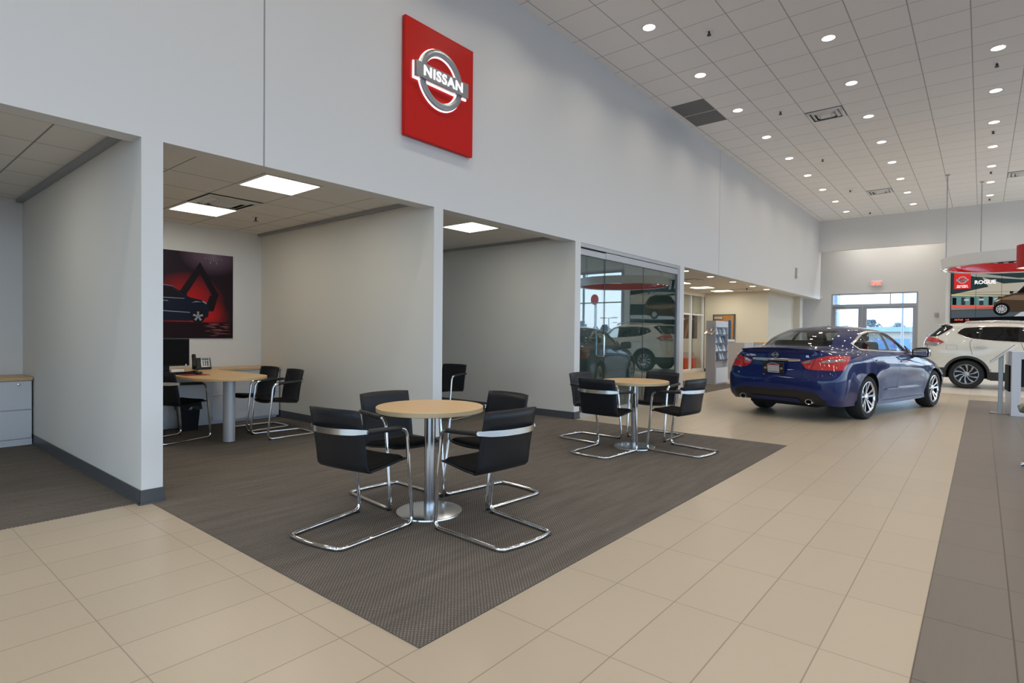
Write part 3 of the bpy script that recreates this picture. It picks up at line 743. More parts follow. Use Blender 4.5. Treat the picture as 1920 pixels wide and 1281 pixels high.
def poster():
    # local frame: wall face x = 0, y to the right as seen, z up; right edge y = 0, width 1.8
    t = thing('poster', 'dark red poster of a sedan before a glowing diamond shape on the alcove wall', 'poster', (BX + 0.003, 3.75, 1.136))
    W = 1.80; H = 1.185
    b = MB(); b.box(0.0, 0.012, -W, 0, 0, H); b.build('print', 'poster_glow', t)
    p = MB()
    layer(p, 3, 0.0123, [(-W, 0), (0, 0), (0, 0.225), (-W, 0.225)])
    # the great dark diamonds
    for c in (-0.50, -1.45):
        a = 0.085
        layer(p, 0, 0.0125, [(c - .42, 0.30), (c - .30, 0.30), (c + .05, 0.90), (c + .05, 1.06)])
        layer(p, 0, 0.0126, [(c + .05, 1.06), (c + .05, 0.90), (c + .21, 0.60), (c + .30, 0.62)])
        layer(p, 0, 0.0127, [(c + .18, 0.60), (c + .30, 0.62), (c + .23, 0.38), (c + .10, 0.38)])
    # sedan silhouette
    car = [(-1.62, .26), (-1.60, .40), (-1.50, .50), (-1.30, .54), (-1.12, .66), (-0.95, .715), (-0.80, .70), (-0.65, .60), (-0.58, .565), (-0.42, .53), (-0.35, .47), (-0.33, .40), (-0.34, .30), (-0.42, .27), (-0.60, .24), (-1.30, .24)]
    layer(p, 1, 0.0130, car)
    layer(p, 0, 0.0132, [(-1.25, .555), (-1.10, .655), (-0.95, .69), (-0.82, .675), (-0.68, .585), (-0.66, .565)])
    layer(p, 2, 0.0134, [(-0.95, .722), (-0.80, .708), (-0.64, .602), (-0.60, .57), (-0.63, .603), (-0.80, .703), (-0.95, .715)])
    layer(p, 2, 0.0134, [(-1.3, .555), (-0.65, .548), (-0.65, .541), (-1.3, .547)])
    layer(p, 2, 0.0134, [(-1.5, .40), (-0.58, .36), (-0.58, .352), (-1.5, .385)])
    layer(p, 2, 0.0134, [(-0.915, .512), (-0.85, .508), (-0.85, .500), (-0.915, .503)])
    layer(p, 2, 0.0134, [(-0.415, .525), (-0.36, .49), (-0.37, .478), (-0.42, .51)])
    layer(p, 2, 0.0134, [(-0.56, .49), (-0.50, .515), (-0.42, .505), (-0.50, .502)])
    for cx in (-0.475, -1.33):
        layer(p, 0, 0.0136, [(cx + .093 * math.cos(a), .305 + .093 * math.sin(a)) for a in [2 * PI * i / 24 for i in range(24)]])
        for k in range(5):
            a = PI / 2 + 2 * PI * k / 5
            layer(p, 2, 0.0139, [(cx + .012 * math.cos(a - 1), .305 + .012 * math.sin(a - 1)), (cx + .068 * math.cos(a - .22), .305 + .068 * math.sin(a - .22)), (cx + .068 * math.cos(a + .22), .305 + .068 * math.sin(a + .22)), (cx + .012 * math.cos(a + 1), .305 + .012 * math.sin(a + 1))])
    rn = random.Random(2)
    for k in range(26):
        y = -0.22 + rn.uniform(-.13, .13); z = 0.01 + 0.20 * rn.random(); w = rn.uniform(.03, .10)
        layer(p, 4, 0.0128, [(y - w, z), (y, z - .004), (y + w, z), (y, z + .004)])
    for k in range(9):
        a = PI + PI * (k + .5) / 9; r = 0.10 + 0.04 * (k % 2)
        layer(p, 2, 0.0128, [(-0.27, 1.182), (-0.27 + r * math.cos(a) + .004, 1.18 + r * math.sin(a)), (-0.27 + r * math.cos(a) - .004, 1.18 + r * math.sin(a))])
    p.build('artwork', ['pr_dark', 'pr_navy', 'pr_light', 'pr_floor', 'pr_glint'], t)
poster()

# ------------------------------------------------------------------ ceiling fixtures
def troffer(label, x0, x1, y0, y1, lm='lamp_warm', group='square ceiling troffers over the alcoves', z=AH):
    t = thing('ceiling_light', label, 'ceiling light', ((x0 + x1) / 2, (y0 + y1) / 2, z), 0, group)
    a, b = (x1 - x0) / 2, (y1 - y0) / 2; f = 0.022
    MB().box(-a, a, -b, -b + f, -.012, .01).box(-a, a, b - f, b, -.012, .01).box(-a, -a + f, -b + f, b - f, -.012, .01).box(a - f, a, -b + f, b - f, -.012, .01).build('frame', 'white', t)
    MB().box(-a + f, a - f, -b + f, b - f, -.006, .008).build('diffuser', lm, t)
troffer('square ceiling light in the desk alcove next to the header', -5.69, -5.095, 2.58, 3.165)
troffer('square ceiling light in the desk alcove beyond the air diffuser', -7.51, -6.91, 2.58, 3.165)
troffer('square ceiling light alone over the third alcove', -5.715, -5.12, 5.345, 5.91)
troffer('square ceiling light in the first alcove over the file cabinet side', -6.3, -5.71, -0.19, 0.42)
troffer('added unseen ceiling light of the inner room behind the lounge glazing, nearer its picture', -9.4, -8.8, 17.2, 17.8, 'lamp_far', 'added inner room ceiling lights')  # this and the next: lamps added out of view to brighten the inner room
troffer('added unseen ceiling light of the inner room behind the lounge glazing, nearer the glass office', -9.4, -8.8, 14.2, 14.8, 'lamp_far', 'added inner room ceiling lights')
troffer('added unseen ceiling light at the back of the glass office', -8.1, -7.5, 7.6, 8.2)  # lamp added out of view to brighten the office interior
GF = 'square ceiling troffers in the lounge'
troffer('square lounge ceiling light nearest the glass office', -6.85, -6.25, 14.75, 15.4, 'lamp_far', GF)
troffer('square lounge ceiling light, second of the row of three', -6.85, -6.25, 16.6, 17.2, 'lamp_far', GF)
troffer('square lounge ceiling light closest to the cream back wall', -6.80, -6.20, 18.2, 18.75, 'lamp_far', GF)

def diffuser(label, x0, x1, y0, y1, z, name='air_diffuser'):
    t = thing(name, label, 'vent', ((x0 + x1) / 2, (y0 + y1) / 2, z), 0, 'square louvred air diffusers')
    a, b = (x1 - x0) / 2, (y1 - y0) / 2
    MB().box(-a, a, -b, b, -0.004, 0.004).build('backing', 'vent_dark', t)
    for k, (s, h) in enumerate(((0.98, 0.014), (0.74, 0.022), (0.50, 0.030))):
        m = MB(); A, B = a * s, b * s; w = 0.055
        q = [((-A, -B), (A, -B), (A - w, -B + w), (-A + w, -B + w)), ((A, -B), (A, B), (A - w, B - w), (A - w, -B + w)), ((A, B), (-A, B), (-A + w, B - w), (A - w, B - w)), ((-A, B), (-A, -B), (-A + w, -B + w), (-A + w, B - w))]
        for p in q: m.poly([(*p[0], -0.010), (*p[1], -0.010), (*p[2], -0.010 - h), (*p[3], -0.010 - h)])
        m.build('louvre_ring', 'white', t, solid=0.003)
    MB().box(-a * 0.3, a * 0.3, -b * 0.3, b * 0.3, -0.04, -0.034).build('centre_plate', 'white', t)
diffuser('white louvred air diffuser between the two desk alcove lights', -6.90, -6.31, 2.58, 3.16, AH)
diffuser('large louvred air diffuser in the high ceiling, between the first two downlight rows', -2.61, -2.01, 11.63, 12.22, CH)
diffuser('louvred air diffuser in the high ceiling towards the exit door', -2.61, -2.01, 18.87, 19.46, CH)
diffuser('louvred air diffuser in the high ceiling above the ring pendant', 0.435, 1.04, 18.87, 19.46, CH)
diffuser('dark louvred air diffuser in the lounge ceiling beside the first lounge light', -6.2, -5.65, 14.2, 14.75, AH)
diffuser('dark louvred air diffuser in the lounge ceiling by the cream wall', -6.15, -5.6, 18.15, 18.75, AH)
t = thing('return_grille', 'pair of dark grey return air panels in the high ceiling next to the wall', 'vent', (-4.135, 10.42, CH))
for y0 in (-0.60, 0.028): MB().box(-0.295, 0.295, y0, y0 + 0.580, -0.008, 0.003).build('grille_panel', mat('grille%d' % (y0 > 0), (0.19, 0.187, 0.183), 0.8), t)

def downlight(label, x, y, z, r=0.082, first=None):
    if first: return dup(first, (x, y, z), None, label)
    t = thing('downlight', label, 'ceiling light', (x, y, z), 0, 'round recessed downlights in the high ceiling')
    MB().lathe([(r, -0.004), (r + 0.018, -0.004), (r + 0.020, 0.0), (r + 0.02, 0.004), (r, 0.004)], 28, closed=True).build('trim_ring', 'white', t)
    MB().lathe([(0, -0.0025), (r * .6, -0.003), (r, -0.0035), (r, 0.006)], 28).build('lens', 'lamp_down', t)
    return t
dl0 = None
ordw = ['first', 'second', 'third', 'fourth', 'fifth', 'sixth', 'seventh', 'eighth', 'ninth']
for row, x, ys, nm in ((1, -3.53, [7.10 + 1.81 * i for i in range(9)], 'the row along the long white wall'), (2, -1.71, [8.905 + 1.81 * i for i in range(8)], 'the middle row between the air diffusers'), (3, 0.115, [10.71 + 1.81 * i for i in range(7)], 'the row over the dark tile')):
    for i, y in enumerate(ys):
        o = downlight('round recessed downlight, %s from the camera in %s' % (ordw[i], nm), x, y, CH, first=dl0)
        if dl0 is None: dl0 = o
for i, y in enumerate((12.4, 13.95, 15.6, 17.3, 18.7)):
    dup(dl0, (-5.2, y, AH), None, 'small downlight in the lounge soffit, %s from the glass office' % ordw[i], 'small downlights in the lounge soffit')
# sprinkler heads
def sprinkler(label, x, y, z, first=None):
    if first: return dup(first, (x, y, z), None, label)
    t = thing('sprinkler_head', label, 'sprinkler', (x, y, z), 0, 'fire sprinkler heads')
    MB().lathe([(0, 0), (0.038, 0), (0.034, -0.008), (0, -0.010)], 20).build('escutcheon', 'satin', t)
    MB().lathe([(0, -0.008), (0.010, -0.008), (0.010, -0.045), (0.030, -0.047), (0.030, -0.050), (0, -0.050)], 14).build('deflector', 'rim_dark', t)
    for s in (-1, 1): MB().tube([(s * .009, 0, -.012), (s * .02, 0, -.028), (s * .006, 0, -.046)], 0.004, 6).build('arm', 'rim_dark', t)
    return t
s0 = sprinkler('sprinkler head in the desk alcove ceiling', -7.18, 3.50, AH)
for i, (x, y) in enumerate(((-2.94, 7.71), (-2.94, 11.28), (-2.94, 14.9), (-2.94, 18.5), (-2.94, 22.2))):
    sprinkler('sprinkler head between the first two downlight rows, %s from the camera' % ordw[i], x, y, CH, s0)
for i, (x, y) in enumerate(((0.11, 11.31), (0.11, 14.95), (0.11, 18.55), (0.11, 22.1))):
    sprinkler('sprinkler head in line with the third downlight row, %s from the camera' % ordw[i], x, y, CH, s0)
sprinkler('sprinkler head in the lounge ceiling', -5.75, 13.4, AH, s0)
sprinkler('sprinkler head in the lounge ceiling near the cream wall', -5.55, 17.9, AH, s0)

# ------------------------------------------------------------------ the red wall sign
def emblem(parent, R, r, barw, barh, word, mats, depth=0.05, lit=True, xs=1.5, tsz=None, names=('ring', 'bar', 'lettering')):
    """ring with a bar across, in the local XY plane, facing +z"""
    MB().lathe([(r, 0), (R, 0), (R, depth * .7), (R - .01 * R / .3, depth), (r + .01 * R / .3, depth), (r, depth * .7)], 64, closed=True).build(names[0], mats[0], parent)
    MB().rbox(-barw / 2, barw / 2, -barh / 2, barh / 2, depth * .2, depth * 1.7, 0.004 * R / .3, 1).build(names[1], mats[0], parent)
    tb = MB(); add_text(tb, word, tsz or barh * 0.92, Matrix.Translation((0, 0, depth * 1.7 + 0.003 * R / .3)), 0.002 * R / .3, 0.0035 * R / .3, xs, spacing=1.12); tb.build(names[2], mats[1], parent)
def wall_sign():
    t = thing('wall_sign', 'red illuminated panel sign with a silver ring and bar emblem high on the white wall', 'sign', (WX, 4.21, 3.847))
    MB().rbox(0.012, 0.06, -0.494, 0.494, -0.601, 0.601, 0.004, 1).build('panel', 'red', t)
    MB().box(0.0, 0.012, -0.47, 0.47, -0.56, 0.56).build('mounting_frame', 'seam', t)
    e = bpy.data.objects.new('emblem', None); COL.objects.link(e); e.parent = t
    e.matrix_local = frame_mtx((0.070, -0.018, 0.088), (0, 1, 0), (0, 0, 1))
    R, r = 0.311, 0.240
    emblem(e, R, r, 0.755, 0.160, 'NISSAN', ('sign_grey', 'lit_white'), 0.030, xs=1.10, tsz=0.142)
    # light leaking round the raised emblem
    h = MB(); h.lathe([(r - .009, -0.009), (R + .009, -0.009), (R + .009, -0.002), (r - .009, -0.002)], 64, closed=True)
    h.box(-0.384, 0.384, -0.092, 0.083, -0.009, 0.006)
    h.build('halo_light', 'halo', e)
wall_sign()
# slim device on the header near the far end
t = thing('wall_strobe', 'slim pale fire alarm strobe high on the white wall near the far end', 'alarm', (WX, 19.55, 3.25))
MB().rbox(0, 0.045, -0.06, 0.06, -0.16, 0.16, 0.01).build('body', 'greige', t)
MB().rbox(0.045, 0.06, -0.035, 0.035, -0.10, -0.02, 0.008).build('lens', 'white', t)
t = thing('exit_sign', 'small red lettered exit sign above the glazed door', 'sign', (-2.98, DY, 3.20))
MB().rbox(-0.17, 0.17, -0.06, 0.0, -0.10, 0.10, 0.008).build('housing', 'white', t)
tb = MB(); add_text(tb, 'EXIT', 0.185, frame_mtx((0, -0.063, 0), (1, 0, 0), (0, 0, 1)), 0.001, 0.003, 0.80, spacing=1.12); tb.build('lettering', 'exit_red', t)
for s in (-1, 1): MB().prism([(s * .130, -0.062, 0.03), (s * .130, -0.062, -0.03), (s * .155, -0.062, 0)], (0, -0.002, 0)).build('chevron', 'seam', t)
t = thing('call_point', 'small pale fire call point on the wall right of the exit door', 'alarm', (-1.22, DY, 2.03))
MB().rbox(-0.06, 0.06, -0.05, 0, -0.075, 0.075, 0.008).build('body', 'greige', t)
MB().rbox(-0.035, 0.035, -0.056, -0.05, -0.03, 0.03, 0.003, 1).build('window', 'seam', t)
# ------------------------------------------------------------------ glass office front
def glass_front():
    t = thing('glass_partition', 'sliding glass office front with aluminium header track', 'glass wall', (WX - 0.06, 7.08, 0))
    L = 3.57
    m = MB(); m.box(-0.05, 0.055, 0, L, 2.54, 2.60); m.build('ceiling_track', 'alu_paint', t)
    MB().box(0.0, 0.012, 0, L, 2.523, 2.542).build('track_gap', 'gap', t)
    MB().box(-0.03, 0.055, 0.75, L - 0.05, 2.425, 2.528).box(-0.03, 0.048, 0.0, 0.75, 2.425, 2.515).build('head_rail', 'alu_paint', t, bevel=0.003)
    MB().box(-0.05, 0.058, L - 0.10, L, 0, 2.54).build('jamb', 'frame_grey', t)
    edges = [(-0.02, 0.757), (0.757, 2.08), (2.08, L - 0.115)]
    for i, (a, b) in enumerate(edges):
        x = 0.028 if i else 0.018
        g = MB().box(x - .006, x + .006, a + 0.004, b - 0.004, 0.06, 2.43).build('glass_panel', 'office_glass', t)
        MB().box(x - .0075, x + .0075, b - 0.008, b - 0.001, 0.06, 2.43).build('panel_edge', 'base', g)
        MB().box(-0.02, 0.05, a + .002, b - .002, 0.0, 0.07).build('bottom_rail', 'alu_paint', t)
    for y in (0.66,):
        h = fillet([(0.02, y, 0.90), (0.085, y, 0.90), (0.085, y, 1.235), (0.02, y, 1.235)], 0.05, 6)
        MB().tube(h, 0.015, 12).build('pull_handle', 'satin', t)
        h = fillet([(0.02, y, 0.90), (-0.06, y, 0.90), (-0.06, y, 1.235), (0.02, y, 1.235)], 0.05, 6)
        MB().tube(h, 0.015, 12).build('pull_handle', 'satin', t)
    for z in (0.72,):
        for y in (2.03, 2.13): MB().lathe([(0, .022), (0.022, .02), (0.022, 0), (0, 0)], 16, Matrix.Translation((0.034, y, z)) @ Matrix.Rotation(PI / 2, 4, 'Y')).build('lock_knob', 'satin', t)
glass_front()
t = thing('office_desk', 'maple topped office desk behind the glass panels', 'desk', (-6.6, 7.95, 0))
MB().box(-0.75, 0.75, -0.42, 0.42, 0.705, 0.738).build('desktop', 'maple', t, bevel=0.003)
for s in (-1, 1): MB().box(s * 0.72 - .02, s * 0.72 + .02, -0.38, 0.38, 0, 0.705).build('leg_panel', 'white_lam', t)
t = thing('office_monitor', 'black computer monitor on the desk inside the glass office', 'monitor', (-6.55, 7.85, 0.738), deg(40))
MB().rbox(-0.015, 0.015, -0.28, 0.28, 0.09, 0.46, 0.006).build('housing', 'black', t)
MB().box(-0.03, -0.01, -0.03, 0.03, 0, 0.2).rbox(-0.11, 0.09, -0.12, 0.12, 0.0, 0.012, 0.005).build('stand', 'black', t)

# ------------------------------------------------------------------ lounge: brochure rack and counter
def rack():
    t = thing('brochure_rack', 'tall greige and white brochure rack on the lounge carpet', 'rack', (-5.27, 14.68, 0.004), deg(90))
    W, D, H = 0.86, 0.24, 1.615         # W along x (open side faces -y)
    MB().box(-W / 2 - .025, -W / 2, -D / 2, D / 2, 0, H).build('side_panel', 'greige', t)
    MB().box(W / 2, W / 2 + .025, -D / 2, D / 2, 0, H).build('side_panel', 'white_lam', t)
    MB().box(-W / 2, W / 2, -0.015, 0.015, 0.02, H - .02).build('back_panel', 'greige', t)
    MB().box(-W / 2, W / 2, -D / 2, D / 2, H - 0.16, H).build('header_panel', 'white_lam', t)
    MB().box(-W / 2 + .003, W / 2 - .003, -D / 2 - 0.02, -0.02, 0.03, 0.42).build('cupboard_door', 'white_lam', t, bevel=0.004)
    MB().box(-W / 2, W / 2, -D / 2, D / 2, 0.0, 0.03).build('plinth', 'greige', t)
    for k in range(4):
        z = 0.60 + 0.215 * k
        sh = MB().prism([(-W / 2, -0.02, z + .06), (-W / 2, -D / 2, z), (-W / 2, -D / 2, z - .012), (-W / 2, -0.02, z + .048)], (W, 0, 0)).build('tier', 'steel', t)
        MB().box(-W / 2, W / 2, -D / 2 - .006, -D / 2, z - .012, z + .03).build('lip', 'base', sh)
    arm = thing('tablet_holder', 'slim tilted metal arm clamped on the side of the brochure rack', 'holder', (-5.27, 14.68, 0.004), deg(90))
    MB().tube([(-W / 2 - .025, -.05, 1.45), (-W / 2 - .12, -.05, 1.40), (-W / 2 - .16, -.05, 1.35)], 0.016, 10).build('arm', 'satin', arm)
    MB().rbox(-0.24, 0.07, -0.10, 0.10, -0.008, 0.008, 0.006, 2, Matrix.Translation((-W / 2 - .14, -.05, 1.37)) @ Matrix.Rotation(deg(-24), 4, 'Y')).build('tray', 'satin', arm)
rack()
def brochures():
    cols = ['photo_blue', 'paper', 'photo_dark']; rw = ['bottom', 'second', 'third', 'top']; cw = ['greige panel side', 'middle', 'white panel side']
    rm = Matrix.Translation((-5.27, 14.68, 0.004)) @ Matrix.Rotation(deg(90), 4, 'Z')
    for k in range(4):
        for j in range(3):
            z = 0.612 + 0.215 * k; x = -0.27 + 0.27 * j
            t = thing('brochure', 'brochure standing in the %s tier of the lounge rack, %s' % (rw[k], cw[j]), 'brochure', rm @ Vector((x, -0.095, z)), deg(90), 'brochures in the lounge rack')
            mt = Matrix.Rotation(deg(-16), 4, 'X')
            MB().box(-0.105, 0.105, -0.004, 0.004, 0, 0.185, mt).build('cover', 'paper' if (j + k) % 4 else 'photo_blue', t)
            c = 'photo_dark' if (j * 2 + k) % 3 == 0 else 'photo_blue'
            MB().box(-0.105 if (j + k) % 2 else -0.03, 0.0 if (j + k) % 2 else 0.105, -0.0048, -0.004, 0.06 if k % 2 else 0.015, 0.178, mt).build('picture', c, t)
brochures()
def counter():
    t = thing('reception_counter', 'greige reception counter with a white end panel behind the brochure rack', 'counter', (-5.98, 16.50, 0.0), deg(0))
    MB().box(0, 0.83, 0, 0.03, 0, 1.045).build('front_panel', 'greige', t)
    MB().box(0.83, 1.045, -0.01, 0.6, 0, 1.055).build('end_panel', 'white_lam', t)
    MB().box(0, 0.83, 0.03, 0.62, 0.70, 0.735).build('worktop', 'maple', t)
    MB().box(1.045, 1.9, 0.10, 0.7, 1.03, 1.07).build('shelf_top', 'maple', t)
    MB().box(1.05, 1.86, 0.14, 0.66, 0.0, 1.03).build('side_unit', 'white_lam', t)
    MB().box(0, 0.025, 0.03, 0.62, 0, 0.70).build('side_panel', 'greige', t)
    return t
counter()
t = thing('paper_roll', 'white rolled papers lying on the ledge of the reception counter', 'papers', (-5.70, 16.515, 1.046))
MB().tube([(0, -0.02, 0.045), (0.26, 0.02, 0.045)], 0.045, 14).build('sheet', 'paper', t)
tag(MB().rbox(-5.845, -5.40, 15.40, 15.75, 0.0, 0.25, 0.008).build('low_box', 'greige'), 'low greige box on the floor behind the brochure rack', 'box')
tag(MB().rbox(-8.22, -7.86, 18.70, 19.05, 0.0, 0.47, 0.02).build('cube_seat', 'red_cloth'), 'red orange cube seat behind the lounge glazing, before the left pane of the pair', 'seat', 'red orange cube seats in the inner room')
tag(MB().rbox(-7.84, -7.55, 18.72, 19.07, 0.0, 0.46, 0.02).build('cube_seat', 'red_cloth'), 'red orange cube seat behind the lounge glazing, close to the end mullion', 'seat', 'red orange cube seats in the inner room')
t = thing('display_board', 'grey display board standing behind the red orange cube seats', 'panel', (-8.0, 19.2, 0)); MB().rbox(-0.35, 0.30, -0.03, 0.03, 0.0, 0.66, 0.01).build('panel_sheet', 'greige', t)
t = thing('wall_picture', 'brown photo print of a car interior on the inner room wall', 'picture', (-8.70, 19.397, 1.135))
MB().box(0, 1.03, -0.012, 0, 0, 0.88).build('print', mat('print_brown', (0.10, 0.06, 0.045), 0.5, noise=((3, 3, 3), 0.7)), t)
p = MB()
for k in range(4):
    x = 0.05 + k * 0.26; p.mi = k % 2
    p.poly([(x, -0.0125, 0.03), (x + .06, -0.0125, 0.03), (x + .20, -0.0125, 0.52), (x + .10, -0.0125, 0.55)])
for k in range(3):
    x = 0.1 + k * 0.3; p.mi = 2; p.poly([(x, -0.013, 0.60), (x + .16, -0.013, 0.72), (x + .2, -0.013, 0.69), (x + .08, -0.013, 0.56)])
p.build('artwork', [mat('print_tan', (0.25, 0.17, 0.13), 0.5), mat('print_umber', (0.05, 0.03, 0.025), 0.5), mat('print_pale', (0.5, 0.47, 0.44), 0.5)], t)

# ------------------------------------------------------------------ right side: ring pendant, drum lamp, info stand, table, chair
def ring_pendant():
    cx, cy, R = 0.78, 18.31, 1.635; z0, z1 = 2.965, 3.225; w = 0.16
    t = thing('ring_pendant', 'large white ring pendant with a red inner face hanging on rods', 'pendant', (cx, cy, z0))
    h = z1 - z0
    MB().lathe([(R, 0.012), (R, h)], 128).build('outer_band', 'white_gloss', t)
    MB().lathe([(R - w, 0.02), (R - w, h)], 128).build('inner_band', 'red_gloss', t)
    MB().lathe([(R - w, 0.02), (R - w - .01, 0.006), (R - w + .02, 0), (R - .012, 0), (R, 0.012)], 128).build('bottom_rim', 'white_gloss', t)
    MB().lathe([(R, h), (R - w, h)], 128).build('top_rim', 'white', t)
    for k, a in enumerate((183, 123.5, 60, 0, -60)):
        x, y = (R - w * .73) * math.cos(deg(a)), (R - w * .73) * math.sin(deg(a))
        MB().tube([(x, y, h - .02), (x, y, CH - z0)], 0.013, 8).lathe([(0, 0), (0.05, 0), (0.05, -0.02), (0.02, -.03), (0, -.03)], 16, Matrix.Translation((x, y, CH - z0))).build('rod', 'frame_grey', t)
    for a in range(170, 200, 12):
        x, y = (R - w / 2) * math.cos(deg(a)), (R - w / 2) * math.sin(deg(a))
        MB().lathe([(0, -.003), (0.02, -.003), (0.02, 0.004), (0, 0.004)], 12, Matrix.Translation((x, y, 0))).build('spot_lens', 'lamp_down', t)
ring_pendant()
t = thing('drum_lamp', 'red drum pendant lamp with a glowing cream underside', 'pendant', (0.80, 12.90, 2.43))
R = 0.37
MB().lathe([(R, 0), (R, 0.385)], 72).lathe([(R - .006, 0.0), (R - .006, 0.385)], 72).lathe([(R - .006, 0), (R, 0)], 72).build('shade', mat('drum_red_fabric', (0.50, 0.008, 0.010), 0.55), t)
MB().lathe([(0, 0.012), (R - .008, 0.012), (R - .008, 0.016), (0, 0.016)], 48).build('diffuser', emit_mat('drum_diffuser', (1.0, 0.80, 0.60), 0.9), t)
MB().tube([(0, 0, 0.38), (0, 0, CH - 2.43)], 0.006, 8).build('cord', 'black', t)
MB().lathe([(0, 0.37), (R - .006, 0.37), (R - .006, 0.376), (0, 0.376)], 48).build('top_disc', 'white', t)

t = thing('info_stand', 'slim metal floor stand with a tilted sign panel beside the white table', 'stand', (0.17, 12.36, 0.0015), deg(0))
MB().rbox(-0.05, 0.20, -0.13, 0.13, 0, 0.016, 0.004).build('base_plate', 'alu', t)
MB().box(0.050, 0.112, -0.012, 0.012, 0.01, 0.965).build('post', 'alu', t, bevel=0.004)
mt = Matrix.Translation((0.105, 0, 0.985)) @ Matrix.Rotation(deg(-42), 4, 'Y')
o = MB().rbox(-0.225, 0.225, -0.15, 0.15, -0.012, 0.016, 0.004, 2, mt).build('sign_panel', 'white', t)
MB().box(-0.21, 0.21, -0.14, 0.14, 0.0162, 0.0172, mt).build('sign_print', 'photo_dark', o)

def kiosk():
    t = thing('display_table', 'white high table with a waterfall leg and a dark inset panel', 'table', (0.375, 12.06, 0.0015), deg(4))
    MB().box(0, 0.115, 0, 0.75, 0, 1.03).build('side_leg', 'white_lam', t, bevel=0.003)
    MB().box(1.35, 1.465, 0, 0.75, 0, 1.03).build('side_leg', 'white_lam', t, bevel=0.003)
    MB().box(0.115, 1.35, 0, 0.75, 0.91, 1.03).build('tabletop', 'white_lam', t, bevel=0.003)
    MB().box(0.115, 1.35, 0.30, 0.34, 0.45, 0.91).build('inset_panel', 'gap', t)
    MB().box(-0.02, 0, 0.12, 0.66, 0.38, 0.80).build('side_screen', 'screen_off', t)
    MB().box(0.115, 1.35, 0.02, 0.72, 0.0, 0.02).build('foot_plate', 'white_lam', t)
kiosk()
def grey_chair():
    t = thing('lounge_chair', 'grey upholstered swivel chair at the very edge beside the white table', 'chair', (0.525, 7.36, 0.0015), deg(0))
    P = []
    prof = [(0.24, 0.535), (0.20, 0.555), (0.05, 0.545), (-0.10, 0.535), (-0.19, 0.555), (-0.235, 0.62), (-0.26, 0.72), (-0.285, 0.86)]
    for i, (y, z) in enumerate(prof):
        P.append([(0.245 * (1 - .04 * i * (i > 4)) * q, y + (0.06 * q * q if i > 3 else -.03 * q * q), z + (.02 * q * q if i < 4 else 0)) for q in [-1 + k / 5 for k in range(11)]])
    o = MB().grid(P).build('shell', mat('grey_upholstery', (0.15, 0.145, 0.135), 0.8, noise=((90, 90, 90), .2)), t); s = o.modifiers.new('t', 'SOLIDIFY'); s.thickness = 0.045; s.offset = 0; o.modifiers.new('s', 'SUBSURF').render_levels = 2
    MB().lathe([(0, 0.06), (0.028, 0.06), (0.028, 0.5), (0.09, 0.515), (0, 0.515)], 20).build('column', 'steel', t)
    for k in range(4):
        a = k * PI / 2
        MB().tube([(0, 0, 0.075), (0.12 * math.cos(a), 0.12 * math.sin(a), 0.06), (0.215 * math.cos(a), 0.215 * math.sin(a), 0.02)], [0.026, 0.022, 0.02], 10).build('leg', 'steel', t)
grey_chair()

